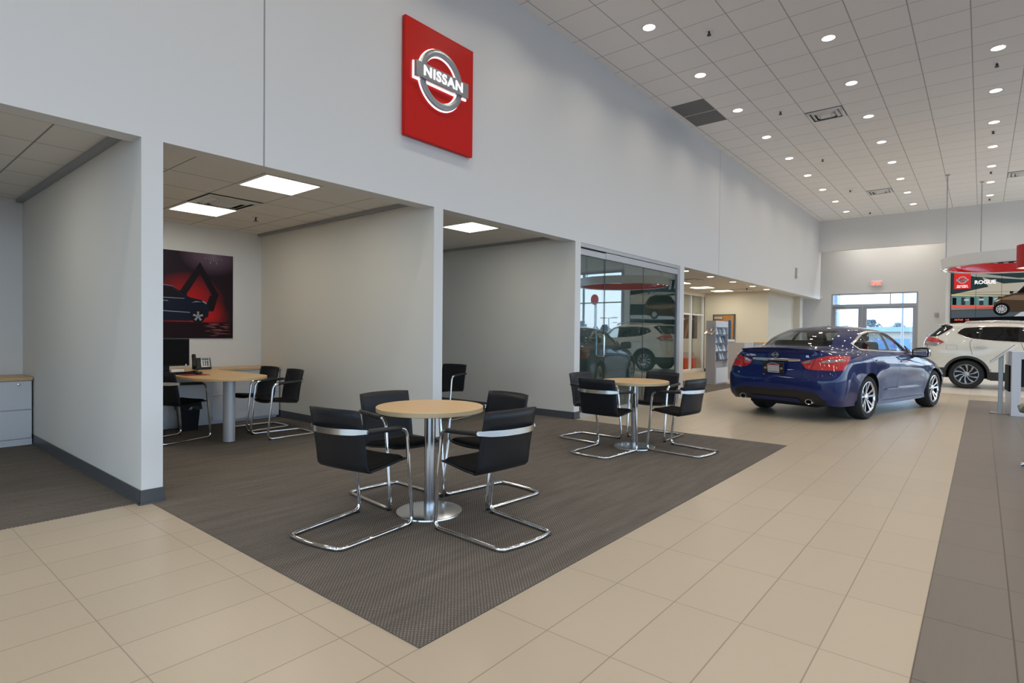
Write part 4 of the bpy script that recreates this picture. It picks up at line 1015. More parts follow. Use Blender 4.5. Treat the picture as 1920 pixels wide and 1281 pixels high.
# ------------------------------------------------------------------ video wall (a bank of lit screens)
def video_wall():
    t = thing('video_wall', 'bank of lit screens showing a brown SUV driving through a tunnel', 'screen', (-0.77, FY, 1.71))
    W, H = 3.66, 1.86
    def em(name, c, s=0.55):
        return emit_mat('scr_' + name, c, s)
    mats = [em('deep', (0.035, 0.060, 0.062)), em('stone', (0.42, 0.43, 0.38)), em('beige', (0.60, 0.55, 0.45)), em('road', (0.10, 0.13, 0.15)), em('pale', (0.62, 0.68, 0.72)), em('brown', (0.085, 0.055, 0.036)), em('blackish', (0.010, 0.010, 0.012)), em('streak', (0.80, 0.12, 0.08), 0.7), em('gold', (0.70, 0.50, 0.20), 0.7), em('teal', (0.16, 0.34, 0.34)), em('logo', (0.62, 0.03, 0.03), 0.8), em('white', (1, 1, 1), 0.9), em('silver', (0.55, 0.56, 0.58)), em('bronze', (0.24, 0.16, 0.10)), em('navy', (0.07, 0.12, 0.26))]
    MB().box(-0.02, W + .02, -0.04, 0, -0.02, H + .02).build('bezel', 'black', t)
    p = MB()
    def L(mi, d, pts): p.mi = mi; p.poly([(x, -0.041 - d * 0.0004, z) for x, z in pts])
    L(0, 0, [(0, 0), (W, 0), (W, H), (0, H)])
    L(1, 1, [(0.55, 1.45), (W, 1.05), (W, 1.50), (1.6, 1.35), (0.8, 1.52), (0.2, 1.60)])
    L(2, 2, [(0.05, 0.92), (1.3, 0.86), (W, 0.90), (W, 1.30), (1.25, 1.20), (0.75, 1.42), (0.9, 1.12)])
    L(6, 3, [(0.85, 1.86), (0.85, 1.66), (W, 1.30), (W, 1.86)])
    for k in range(8): x = 1.0 + k * 0.24; L(4 if k < 4 else 14, 4, [(x, 1.84), (x + .11, 1.84), (x + .15, 1.58 - .04 * k), (x + .04, 1.62 - .04 * k)])
    L(9, 3, [(0.0, 0.45), (1.0, 0.47), (1.4, 0.80), (0.6, 0.84), (0, 0.86)])
    for k in range(7): x = 0.03 + k * 0.22; L(0 if k % 2 else 6, 4, [(x, 0.5), (x + .10, 0.5), (x + .10, 0.80), (x, 0.82)])
    for k in range(3): L(4, 5, [(0.32 + .36 * k, 0.70), (0.44 + .36 * k, 0.70), (0.44 + .36 * k, 0.76), (0.32 + .36 * k, 0.76)])
    L(8, 6, [(0, 0.87), (1.7, 0.79), (1.7, 0.81), (0, 0.92)])
    L(7, 6, [(0, 0.50), (1.35, 0.50), (1.35, 0.54), (0, 0.58)]); L(7, 6, [(0, 0.42), (1.5, 0.44), (1.5, 0.455), (0, 0.455)])
    L(3, 3, [(0, 0.06), (W, 0.10), (W, 0.42), (0, 0.40)])
    L(4, 4, [(1.5, 0.20), (W, 0.25), (W, 0.42), (1.75, 0.40)])
    L(6, 5, [(0, 0), (W, 0), (W, 0.12), (1.5, 0.20), (0, 0.16)])
    car = [(1.04, 0.40), (1.03, 0.62), (1.08, 0.72), (1.20, 0.80), (1.50, 0.90), (1.74, 1.16), (1.95, 1.26), (2.45, 1.28), (2.75, 1.18), (2.92, 0.95), (2.97, 0.70), (2.95, 0.44), (2.80, 0.38), (1.3, 0.32)]
    L(5, 7, car)
    L(13, 8, [(1.12, .72), (1.5, .84), (2.3, .84), (2.9, .80), (2.9, .70), (2.1, .66), (1.45, .70)])
    L(6, 9, [(1.56, .90), (1.77, 1.13), (1.97, 1.21), (2.42, 1.22), (2.66, 1.14), (2.78, .95)])
    L(6, 10, [(1.40, .88), (1.46, .88), (1.50, .95), (1.40, .97)])
    L(12, 10, [(1.05, .64), (1.10, .71), (1.20, .72), (1.12, .66)])
    L(4, 10, [(1.35, .885), (1.55, .91), (1.72, 1.13), (1.70, 1.14), (1.53, .92)])
    for cx in (1.215, 2.50):
        rr = 0.195
        L(6, 10, [(cx + rr * math.cos(a), .425 + rr * math.sin(a)) for a in [2 * PI * i / 28 for i in range(28)]])
        L(12, 11, [(cx + .128 * math.cos(a), .425 + .128 * math.sin(a)) for a in [2 * PI * i / 28 for i in range(28)]])
        for k in range(10):
            a = 2 * PI * k / 10
            L(6, 12, [(cx + .04 * math.cos(a), .425 + .04 * math.sin(a)), (cx + .112 * math.cos(a + .02), .425 + .112 * math.sin(a + .02)), (cx + .112 * math.cos(a + .36), .425 + .112 * math.sin(a + .36))])
    L(10, 7, [(0.065, 1.08), (0.475, 1.08), (0.475, 1.62), (0.065, 1.62)])
    c = (0.27, 1.36)
    for i in range(24):
        a0, a1 = 2 * PI * i / 24, 2 * PI * (i + 1) / 24
        L(12, 8, [(c[0] + .115 * math.cos(a0), c[1] + .115 * math.sin(a0)), (c[0] + .115 * math.cos(a1), c[1] + .115 * math.sin(a1)), (c[0] + .088 * math.cos(a1), c[1] + .088 * math.sin(a1)), (c[0] + .088 * math.cos(a0), c[1] + .088 * math.sin(a0))])
    L(12, 9, [(c[0] - .148, c[1] - .028), (c[0] + .148, c[1] - .028), (c[0] + .148, c[1] + .028), (c[0] - .148, c[1] + .028)])
    # panel joints of the screen bank
    for k in range(1, 6): x = 0.605 * k; L(6, 14, [(x - .004, 0), (x + .004, 0), (x + .004, H), (x - .004, H)])
    L(6, 14, [(0, 0.950), (W, 0.950), (W, 0.957), (0, 0.957)])
    p.build('picture', mats, t)
    q = MB(); fm = lambda x, z: frame_mtx((x, -0.0475, z), (1, 0, 0), (0, 0, 1))
    q.mi = 0; add_text(q, 'ROGUE', 0.155, fm(0.82, 1.265), 0.0005, 0.005, 0.98)
    q.mi = 0; add_text(q, 'Innovation', 0.055, fm(0.27, 1.185), 0.0005, 0.002, 1.1); add_text(q, 'that excites', 0.055, fm(0.27, 1.135), 0.0005, 0.002, 1.1)
    q.mi = 1; add_text(q, 'NISSAN', 0.058, fm(c[0], c[1]), 0.0005, 0.003, 1.15)
    q.mi = 2
    for k, w_ in enumerate((.05, .03, .035, .04, .03, .0, .03, .035)):
        if w_: q.box(0.09 + k * .046, 0.09 + k * .046 + w_, -0.0478, -0.0472, 0.085 - .004 * (k % 2), 0.125 + .006 * (k % 3))
    q.build('lettering', [mats[11], mats[6], mats[7]], t)
video_wall()
# ================================================================== CARS
def spline_coef(t, P):
    """natural cubic spline through scalar values P at knots t -> second derivatives"""
    n = len(t); a = [0.0] * n; b = [1.0] * n; c = [0.0] * n; d = [0.0] * n
    for i in range(1, n - 1):
        h0, h1 = t[i] - t[i - 1], t[i + 1] - t[i]
        a[i], b[i], c[i] = h0, 2 * (h0 + h1), h1
        d[i] = 6 * ((P[i + 1] - P[i]) / h1 - (P[i] - P[i - 1]) / h0)
    for i in range(1, n):
        w = a[i] / b[i - 1]; b[i] -= w * c[i - 1]; d[i] -= w * d[i - 1]
    m = [0.0] * n
    m[-1] = d[-1] / b[-1]
    for i in range(n - 2, -1, -1): m[i] = (d[i] - c[i] * m[i + 1]) / b[i]
    return m
def spline_eval(t, P, m, x):
    i = 0
    while i < len(t) - 2 and x > t[i + 1]: i += 1
    h = t[i + 1] - t[i]; A = (t[i + 1] - x) / h; B = (x - t[i]) / h
    return A * P[i] + B * P[i + 1] + ((A ** 3 - A) * m[i] + (B ** 3 - B) * m[i + 1]) * h * h / 6
def pchip_slopes(t, P):
    n = len(t); h = [t[i + 1] - t[i] for i in range(n - 1)]; s = [(P[i + 1] - P[i]) / h[i] for i in range(n - 1)]
    d = [0.0] * n
    for i in range(1, n - 1):
        if s[i - 1] * s[i] > 0:
            w1, w2 = 2 * h[i] + h[i - 1], h[i] + 2 * h[i - 1]; d[i] = (w1 + w2) / (w1 / s[i - 1] + w2 / s[i])
    d[0], d[-1] = s[0], s[-1]
    return d
def hermite(t, P, d, x):
    i = 0
    while i < len(t) - 2 and x > t[i + 1]: i += 1
    h = t[i + 1] - t[i]; u = (x - t[i]) / h
    return P[i] * (2 * u ** 3 - 3 * u ** 2 + 1) + d[i] * h * (u ** 3 - 2 * u ** 2 + u) + P[i + 1] * (-2 * u ** 3 + 3 * u ** 2) + d[i + 1] * h * (u ** 3 - u ** 2)

def shell_bm(rows, nu=10, nv=8):
    """rows[r][m] control points (y >= 0 half, from the rear centre line round the side to the front centre line) ->
    dense mirrored bmesh with the exact surface normal kept in a vertex layer"""
    nr, nm = len(rows), len(rows[0])
    # common knots along the loops (mean chord) -- mirrored so that both centre lines stay smooth
    ext = [[Vector((p[0], -p[1], p[2])) for p in reversed(r[1:4])] + [Vector(p) for p in r] + [Vector((p[0], -p[1], p[2])) for p in reversed(r[-4:-1])] for r in rows]
    ne = nm + 6
    t = [0.0]
    for k in range(1, ne): t.append(t[-1] + max(0.03, sum((e[k] - e[k - 1]).length for e in ext[:8]) / min(8, nr)))
    us = []
    for k in range(3, 3 + nm - 1):
        for j in range(nu): us.append(t[k] + (t[k + 1] - t[k]) * j / nu)
    us.append(t[3 + nm - 1])
    L = []
    for e in ext:
        co = [[p[c] for p in e] for c in range(3)]; ms = [spline_coef(t, q) for q in co]
        L.append([[spline_eval(t, co[c], ms[c], u) for c in range(3)] for u in us])
    # knots across the rows
    tv = [0.0]
    for r in range(1, nr): tv.append(tv[-1] + max(0.06, sum((Vector(L[r][k]) - Vector(L[r - 1][k])).length for k in range(0, len(us), 4)) / (len(range(0, len(us), 4)))))
    vs = []
    for r in range(nr - 1):
        for j in range(nv): vs.append(tv[r] + (tv[r + 1] - tv[r]) * j / nv)
    vs.append(tv[-1])
    G = []
    for k in range(len(us)):
        q = [[L[r][k][c] for r in range(nr)] for c in range(3)]; d = [pchip_slopes(tv, x) for x in q]
        G.append([Vector([hermite(tv, q[c], d[c], v) for c in range(3)]) for v in vs])
    nU, nV = len(us), len(vs)
    for k in (0, nU - 1):
        for p in G[k]: p.y = 0.0
    for k in range(nU): G[k][-1].y = 0.0
    def nrm(k, v):
        a = G[min(k + 1, nU - 1)][v] - G[max(k - 1, 0)][v]; b = G[k][min(v + 1, nV - 1)] - G[k][max(v - 1, 0)]
        n = a.cross(b)
        if n.length < 1e-9: return Vector((0, 0, 1))
        n.normalize()
        if k in (0, nU - 1) or v == nV - 1: n.y = 0; n.normalize() if n.length > 1e-6 else None
        return n
    bm = bmesh.new(); nl = bm.verts.layers.float_vector.new('nrm')
    ref = nrm(nU // 2, nV // 4); sg = 1 if ref.y > 0 else -1
    def addhalf(s):
        V = []
        for k in range(nU):
            row = []
            for v in range(nV):
                p = G[k][v]; vv = bm.verts.new((p.x, p.y * s, p.z)); n = nrm(k, v) * sg; vv[nl] = (n.x, n.y * s, n.z); row.append(vv)
            V.append(row)
        for k in range(nU - 1):
            for v in range(nV - 1):
                q = (V[k][v], V[k + 1][v], V[k + 1][v + 1], V[k][v + 1])
                if (sg > 0) != (s > 0): q = tuple(reversed(q))
                try: bm.faces.new(q).smooth = True
                except ValueError: pass
    addhalf(1); addhalf(-1)
    bmesh.ops.remove_doubles(bm, verts=list(bm.verts), dist=0.0004)
    bmesh.ops.dissolve_degenerate(bm, edges=list(bm.edges), dist=0.0002)
    return bm

class Shell:
    """car skin that can be cut along polygons drawn in side (x,z), rear/front (y,z) or plan (x,y) view"""
    def __init__(self, rows, nu=10, nv=8):
        self.bm = shell_bm(rows, nu, nv); self.nl = self.bm.verts.layers.float_vector['nrm']
        self.part = self.bm.faces.layers.int.new('part'); self.names = ['body']
    AX = {'x': 0, 'y': 1, 'z': 2}
    def region(self, poly, plane, test):
        """faces inside polygon (after cutting along it) for which test(centre, normal) holds"""
        bm = self.bm; a, b = self.AX[plane[0]], self.AX[plane[1]]
        xs = [p[0] for p in poly]; ys = [p[1] for p in poly]; e = 0.02
        n = len(poly)
        for i in range(n):
            p, q = poly[i], poly[(i + 1) % n]
            lo0, hi0 = min(p[0], q[0]) - e, max(p[0], q[0]) + e; lo1, hi1 = min(p[1], q[1]) - e, max(p[1], q[1]) + e
            fs = []
            for f in bm.faces:
                c0 = [v.co[a] for v in f.verts]; c1 = [v.co[b] for v in f.verts]
                if max(c0) < lo0 or min(c0) > hi0 or max(c1) < lo1 or min(c1) > hi1: continue
                c = f.calc_center_median()
                if test(c, f.normal): fs.append(f)
            if not fs: continue
            no = Vector((0, 0, 0)); d = (q[0] - p[0], q[1] - p[1]); no[a] = -d[1]; no[b] = d[0]
            co = Vector((0, 0, 0)); co[a], co[b] = p
            ed = set(); vt = set()
            for f in fs: ed.update(f.edges); vt.update(f.verts)
            bmesh.ops.bisect_plane(bm, geom=fs + list(ed) + list(vt), plane_co=co, plane_no=no.normalized(), dist=1e-5)
        bm.normal_update()
        out = []
        for f in bm.faces:
            c = f.calc_center_median()
            if not (min(xs) - e < c[a] < max(xs) + e and min(ys) - e < c[b] < max(ys) + e): continue
            if not test(c, f.normal): continue
            x, y = c[a], c[b]; ins = False
            for i in range(n):
                (x0, y0), (x1, y1) = poly[i], poly[i - 1]
                if (y0 > y) != (y1 > y) and x < (x1 - x0) * (y - y0) / (y1 - y0) + x0: ins = not ins
            if ins: out.append(f)
        return out
    def mark(self, name, poly, plane, test, only=None):
        fs = self.region(poly, plane, test)
        if name not in self.names: self.names.append(name)
        i = self.names.index(name)
        for f in fs:
            if only is None or self.names[f[self.part]] in only: f[self.part] = i
        return fs
    def both(self, name, poly, only=None, ymin=0.3):
        """the same side-view polygon on both flanks -> name+'|L' and name+'|R'"""
        self.mark(name + '|L', poly, 'xz', lambda c, n: c.y > ymin, only)
        self.mark(name + '|R', poly, 'xz', lambda c, n: c.y < -ymin, only)
    def remove(self, poly, plane, test):
        fs = self.region(poly, plane, test); bmesh.ops.delete(self.bm, geom=fs, context='FACES')
    def gap(self, poly_outer_inner_name): pass
    def faces(self, name):
        i = self.names.index(name); return [f for f in self.bm.faces if f[self.part] == i]
    def islands(self, names):
        fs = set(f for n in names for f in self.faces(n)); out = []
        while fs:
            st = [fs.pop()]; isl = []
            while st:
                f = st.pop(); isl.append(f)
                for ed in f.edges:
                    for g in ed.link_faces:
                        if g in fs: fs.discard(g); st.append(g)
            out.append(isl)
        return out
    def pieces(self, names, objname, mats, parent, push=0.0):
        for isl in self.islands(names):
            if sum(f.calc_area() for f in isl) > 2e-5: self.piece(isl, objname, mats, parent, push)
    def piece(self, name, objname, mats, parent, push=0.0, flip=False, thick=0.0):
        fs = self.faces(name) if isinstance(name, str) else (name if not isinstance(name[0], str) else [f for n in name for f in self.faces(n)])
        idx = {}; vs = []; ns = []; polys = []
        for f in fs:
            p = []
            for v in f.verts:
                if v not in idx:
                    idx[v] = len(vs); n = Vector(v[self.nl]); n = n.normalized() if n.length > 1e-6 else Vector((0, 0, 1))
                    vs.append(v.co + n * push); ns.append(-n if flip else n)
                p.append(idx[v])
            polys.append(tuple(reversed(p)) if flip else tuple(p))
        me = bpy.data.meshes.new(objname); me.from_pydata([tuple(v) for v in vs], [], polys)
        for p in me.polygons: p.use_smooth = True
        me.normals_split_custom_set_from_vertices([tuple(n) for n in ns])
        me.materials.append(M[mats] if isinstance(mats, str) else mats)
        o = bpy.data.objects.new(objname, me); COL.objects.link(o); o.parent = parent
        if thick: s = o.modifiers.new('t', 'SOLIDIFY'); s.thickness = thick; s.offset = -1
        return o

def offset_poly(poly, d):
    """shrink (d > 0) a simple polygon"""
    n = len(poly); ar = sum(poly[i][0] * poly[(i + 1) % n][1] - poly[(i + 1) % n][0] * poly[i][1] for i in range(n))
    s = 1 if ar > 0 else -1; out = []
    for i in range(n):
        p0, p1, p2 = Vector(poly[i - 1]), Vector(poly[i]), Vector(poly[(i + 1) % n])
        d1 = (p1 - p0).normalized(); d2 = (p2 - p1).normalized()
        n1 = Vector((-d1.y, d1.x)) * s; n2 = Vector((-d2.y, d2.x)) * s
        b = (n1 + n2); k = b.dot(n1)
        out.append(tuple(p1 + b * (d / k if abs(k) > 0.2 else d)))
    return out

def arch_poly(cx, cz, r, n=28):
    pts = [(cx + r * math.cos(a), cz + r * math.sin(a)) for a in [PI * i / n for i in range(n + 1)]]
    return [(cx + r, -0.1)] + pts + [(cx - r, -0.1)]

def wheel(parent, loc, R, rimR, width, style, side):
    """wheel assembly as a part of the car: tyre, rim, spokes, hub; axis along y, face towards side*y"""
    e = bpy.data.objects.new('wheel', None); COL.objects.link(e); e.parent = parent; e.location = loc
    mt = Matrix.Rotation(-PI / 2 * side, 4, 'X')           # local z -> outward
    h = width / 2
    MB().lathe([(rimR - .004, -h + .012), (rimR + .02, -h), (R - .03, -h + .004), (R - .008, -h + .03), (R, -h + .06), (R, h - .06), (R - .008, h - .03), (R - .03, h - .004), (rimR + .02, h), (rimR - .004, h - .012)], 56, mt).build('tyre', 'rubber', e)
    gr = MB()
    for dz in (-0.055, -0.02, 0.02, 0.055): gr.lathe([(R + .0008, dz - .004), (R + .0008, dz + .004)], 56, mt)
    gr.build('tread_groove', 'gap', e)
    MB().lathe([(rimR + .006, h - .012), (rimR - .008, h - .008), (rimR - .020, h - .02), (rimR - .024, h - .03), (rimR - .02, h - .032), (rimR + .006, h - .02)], 56, mt, closed=True).build('rim', 'rim_face' if style != 'swirl' else 'rim_grey', e)
    MB().lathe([(rimR - .024, h - .03), (rimR - .028, h - .06), (rimR - .03, -h + .02), (rimR, -h + .012)], 56, mt).build('rim_barrel', 'rim_dark', e)
    MB().lathe([(0, h - .10), (rimR - .03, h - .10)], 40, mt).build('brake_disc', 'rim_dark', e)
    sp = MB(); dk = MB()
    if style == 'split':
        for k in range(5):
            a0 = PI / 2 + 2 * PI * k / 5
            for s in (-1, 1):
                a_in, a_out = a0 + s * 0.16, a0 + s * 0.235
                def pt(a, r, w, z): return Vector((r * math.cos(a) - w * math.sin(a), r * math.sin(a) + w * math.cos(a), z))
                r0, r1 = 0.045, rimR - .018
                q = [pt(a_in, r0, -.013, h - .045), pt(a_out, r1, -.018, h - .014), pt(a_out, r1, .018, h - .014), pt(a_in, r0, .013, h - .045)]
                sp.prism([mt @ p for p in q], mt.to_3x3() @ Vector((0, 0, -.02)))
            # dark painted pocket between spoke pairs
            a1 = a0 + PI / 5
            q = [pt(a1 - .14, .06, 0, h - .06), pt(a1 - .10, rimR - .03, 0, h - .045), pt(a1 + .10, rimR - .03, 0, h - .045), pt(a1 + .14, .06, 0, h - .06)]
        sp.build('spokes', 'rim_face', e, bevel=0.003)
    else:
        def pt(a, r, w, z): return Vector((r * math.cos(a) - w * math.sin(a), r * math.sin(a) + w * math.cos(a), z))
        for k in range(10):
            a0 = 2 * PI * k / 10; tw = 0.30
            q0 = [pt(a0, .045, -.009, h - .03), pt(a0 + tw * .5, rimR * .55, -.012, h - .02), pt(a0 + tw, rimR - .02, -.019, h - .015), pt(a0 + tw + .04, rimR - .02, .019, h - .015), pt(a0 + tw * .5, rimR * .55, .011, h - .02), pt(a0, .045, .009, h - .03)]
            sp.prism([mt @ p for p in q0], mt.to_3x3() @ Vector((0, 0, -.02)))
        sp.build('spokes', 'rim_grey', e, bevel=0.002)
    MB().lathe([(0.062, h - .05), (0.06, h - .035), (0.034, h - .026), (0.030, h - .022), (0, h - .02)], 28, mt).build('hub_cap', 'rim_face' if style == 'split' else 'rim_grey', e)
    nb = MB()
    for k in range(5):
        a = 2 * PI * (k + .5) / 5; nb.lathe([(0.009, h - .05), (0.009, h - .036), (0, h - .034)], 8, mt @ Matrix.Translation((0.052 * math.cos(a), 0.052 * math.sin(a), 0)))
    nb.build('lug_nuts', 'rim_dark', e)

def wheel_house(parent, cx, cz, r, y0, y1, name='wheel_house'):
    """dark liner of a wheel arch"""
    for s in (-1, 1):
        P = []
        for k in range(25):
            a = -0.25 + (PI + 0.5) * k / 24
            P.append([(cx + r * math.cos(a), s * y0, cz + r * math.sin(a)), (cx + r * math.cos(a), s * y1, cz + r * math.sin(a))])
        m = MB().grid(P)
        m.poly([(cx + r * math.cos(a), s * y1, cz + r * math.sin(a)) for a in [-0.25 + (PI + 0.5) * k / 24 for k in range(25)]])
        m.build(name, 'car_lining', parent)

def seat(parent, x, y, z, w, label=None):
    e = bpy.data.objects.new('seat', None); COL.objects.link(e); e.parent = parent; e.location = (x, y, z)
    MB().rbox(-0.22, 0.28, -w / 2, w / 2, 0, 0.14, 0.05, 3).build('cushion', 'car_seat', e)
    MB().rbox(-0.06, 0.07, -w / 2, w / 2, 0.0, 0.60, 0.045, 3, Matrix.Translation((-0.20, 0, 0.08)) @ Matrix.Rotation(deg(-17), 4, 'Y')).build('backrest', 'car_seat', e)
    if w < 0.7: MB().rbox(-0.04, 0.05, -0.13, 0.13, 0.61, 0.80, 0.04, 3, Matrix.Translation((-0.20, 0, 0.08)) @ Matrix.Rotation(deg(-15), 4, 'Y')).build('headrest', 'car_seat', e)

def mirror(parent, x, y, z, s, paint, glassm='chrome'):
    e = bpy.data.objects.new('side_mirror', None); COL.objects.link(e); e.parent = parent
    mb = MB(); b = bmesh.new(); bmesh.ops.create_uvsphere(b, u_segments=24, v_segments=14, radius=1)
    for v in b.verts:
        c = v.co; q = Vector((math.copysign(abs(c.x) ** .6, c.x), math.copysign(abs(c.y) ** .6, c.y), math.copysign(abs(c.z) ** .6, c.z)))
        if q.x < -0.35: q.x = -0.35
        v.co = Vector((q.x * 0.13, q.y * 0.125, q.z * (0.080 - 0.012 * q.y * s * -1)))
    mb.add_bm(b, Matrix.Translation((x, y + s * 0.125, z))); b.free(); mb.build('housing', paint, e, smooth=True)
    MB().rbox(-0.004, 0.004, -0.098, 0.098, -0.056, 0.056, 0.0035, 1, Matrix.Translation((x - 0.0475, y + s * 0.125, z))).build('mirror_glass', glassm, e)
    MB().rbox(x - .03, x + .06, min(y - s * .07, y + s * .10), max(y - s * .07, y + s * .10), z - 0.085, z - 0.045, 0.012).build('arm', 'car_black', e)

def handle(parent, sh, x, z, s, w=0.19):
    """door handle hugging the flank; returns the part"""
    y = max((abs(v.co.y) for v in sh.bm.verts if v.co.y * s > 0 and abs(v.co.x - x) < .09 and abs(v.co.z - z) < .05), default=.89)
    return s * y

def build_sedan():
    rows = [
     [(-1.00,0,.27),(-1.00,.45,.26),(-.96,.68,.25),(-.86,.80,.24),(-.5,.84,.23),(0,.85,.22),(.5,.846,.20),(1.2,.838,.19),(1.9,.838,.19),(2.3,.846,.20),(2.7,.84,.21),(3.15,.82,.20),(3.42,.68,.19),(3.53,.4,.19),(3.56,0,.19)],
     [(-1.09,0,.36),(-1.085,.45,.36),(-1.04,.70,.35),(-.93,.83,.34),(-.52,.865,.34),(0,.875,.33),(.5,.85,.30),(1.2,.838,.28),(1.9,.838,.28),(2.3,.85,.30),(2.7,.87,.32),(3.17,.85,.33),(3.48,.70,.34),(3.60,.42,.34),(3.63,0,.34)],
     [(-1.12,0,.58),(-1.112,.43,.58),(-1.065,.69,.585),(-.95,.845,.59),(-.53,.893,.60),(0,.903,.60),(.5,.880,.57),(1.2,.868,.55),(1.9,.872,.55),(2.3,.886,.56),(2.7,.90,.57),(3.15,.87,.57),(3.47,.72,.57),(3.60,.42,.57),(3.64,0,.57)],
     [(-1.065,0,.80),(-1.055,.40,.80),(-1.01,.655,.81),(-.90,.805,.82),(-.52,.890,.84),(0,.906,.84),(.5,.902,.80),(1.2,.900,.775),(1.9,.894,.75),(2.3,.89,.745),(2.7,.87,.74),(3.1,.81,.70),(3.38,.66,.67),(3.52,.38,.67),(3.57,0,.67)],
     [(-1.055,0,.985),(-1.045,.37,.98),(-.985,.61,.965),(-.86,.755,.95),(-.5,.850,.945),(0,.880,.945),(.5,.883,.93),(1.2,.880,.905),(1.9,.868,.88),(2.27,.855,.865),(2.65,.83,.84),(3.05,.76,.78),(3.33,.62,.735),(3.47,.36,.73),(3.52,0,.735)],
     [(-1.085,0,1.053),(-1.07,.36,1.05),(-.99,.575,1.03),(-.82,.70,1.005),(-.46,.80,1.00),(.0,.842,.99),(.5,.858,.975),(1.2,.858,.955),(1.85,.845,.93),(2.2,.82,.915),(2.55,.77,.895),(2.9,.68,.85),(3.17,.54,.81),(3.30,.31,.81),(3.35,0,.815)],
     [(-.62,0,1.082),(-.61,.33,1.078),(-.55,.52,1.07),(-.44,.63,1.06),(-.22,.735,1.045),(.08,.797,1.03),(.52,.825,1.01),(1.15,.830,.99),(1.65,.81,.97),(1.9,.77,.965),(2.05,.68,.975),(2.15,.53,.985),(2.22,.37,.99),(2.27,.19,.995),(2.29,0,1.0)],
     [(-.29,0,1.245),(-.28,.29,1.24),(-.235,.455,1.232),(-.145,.555,1.225),(.02,.645,1.215),(.26,.70,1.205),(.62,.727,1.198),(1.10,.728,1.19),(1.43,.70,1.18),(1.61,.66,1.17),(1.73,.585,1.18),(1.80,.46,1.195),(1.85,.32,1.205),(1.88,.16,1.21),(1.895,0,1.215)],
     [(.08,0,1.362),(.09,.24,1.358),(.125,.395,1.349),(.19,.49,1.340),(.32,.552,1.338),(.50,.585,1.342),(.74,.602,1.346),(1.02,.598,1.345),(1.20,.58,1.335),(1.31,.55,1.325),(1.39,.49,1.333),(1.43,.39,1.345),(1.46,.27,1.353),(1.475,.14,1.358),(1.48,0,1.36)],
     [(.20,0,1.392),(.21,.19,1.390),(.23,.31,1.385),(.28,.385,1.380),(.38,.43,1.379),(.53,.452,1.383),(.74,.463,1.387),(.97,.458,1.385),(1.11,.442,1.378),(1.20,.415,1.371),(1.27,.365,1.371),(1.31,.29,1.376),(1.34,.2,1.380),(1.355,.1,1.382),(1.36,0,1.383)],
     [(.42,0,1.418),(.425,.05,1.418),(.44,.09,1.418),(.47,.12,1.418),(.52,.14,1.419),(.60,.15,1.421),(.74,.155,1.422),(.88,.15,1.419),(.97,.14,1.415),(1.03,.12,1.411),(1.07,.10,1.409),(1.10,.08,1.408),(1.12,.05,1.407),(1.13,.02,1.407),(1.135,0,1.407)],
     [(.60,0,1.424),(.60,0,1.424),(.61,0,1.424),(.62,0,1.424),(.64,0,1.4245),(.68,0,1.425),(.75,0,1.425),(.82,0,1.4235),(.87,0,1.422),(.90,0,1.421),(.92,0,1.420),(.94,0,1.419),(.95,0,1.419),(.955,0,1.4185),(.96,0,1.418)]]
    car = thing('sedan_car', 'deep blue four door sedan parked on the beige tile, rear towards the camera', 'car', (-2.146, 10.21, 0), math.radians(75.94))
    sh = Shell(rows, 9, 7)
    wr = 0.333; side = lambda c, n: abs(c.y) > 0.45
    for cx in (0.0, 2.70): sh.remove(arch_poly(cx, wr, 0.372), 'xz', lambda c, n: abs(c.y) > 0.55 and c.z < 0.75)
    # side glass, chrome line and pillars
    dlo = [(-0.145, 1.140), (-0.05, 1.040), (0.10, 1.032), (0.52, 1.012), (1.15, .995), (1.72, .985), (1.60, 1.115), (1.42, 1.238), (1.28, 1.308), (1.12, 1.335), (0.80, 1.345), (0.52, 1.338), (0.30, 1.300), (0.10, 1.232)]
    sh.both('chrome_line', dlo)
    ins = offset_poly(dlo, 0.024)
    sh.both('pillar_trim', ins, None)
    sh.both('quarter_glass', [(-0.10, 1.138), (-0.035, 1.060), (0.155, 1.05), (0.235, 1.245), (0.12, 1.220)], ['pillar_trim|L', 'pillar_trim|R'])
    sh.both('rear_glass', [(0.195, 1.045), (0.80, 1.025), (0.86, 1.31), (0.84, 1.326), (0.54, 1.318), (0.30, 1.278), (0.28, 1.262)], ['pillar_trim|L', 'pillar_trim|R'])
    sh.both('front_glass', [(0.90, 1.022), (1.66, 1.003), (1.57, 1.105), (1.40, 1.222), (1.27, 1.288), (1.12, 1.315), (0.95, 1.323), (0.955, 1.31)], ['pillar_trim|L', 'pillar_trim|R'])
    # windscreens
    rw = [(-.46, 1.098), (-.30, 1.090), (.30, 1.090), (.46, 1.098), (.52, 1.12), (.425, 1.315), (.36, 1.338), (.20, 1.349), (-.20, 1.349), (-.36, 1.338), (-.425, 1.315), (-.52, 1.12)]
    sh.mark('back_glass', rw, 'yz', lambda c, n: -.7 < c.x < .25 and n.x < -.15, ['body'])
    ws = [(-.66, 1.02), (0, 1.012), (.66, 1.02), (.47, 1.31), (.40, 1.335), (-.40, 1.335), (-.47, 1.31)]
    sh.mark('windscreen', ws, 'yz', lambda c, n: c.x > 1.3 and n.x > .1, ['body'])
    # lamps (rear view outline, wrapping onto the flanks)
    tl_rear = [(.375, .868), (.45, .775), (.52, .757), (.95, .757), (.95, .955), (.66, .950), (.55, .915)]
    tl_side = [(-1.2, .757), (-.80, .765), (-.74, .83), (-.55, .952), (-.80, .962), (-1.2, .955)]
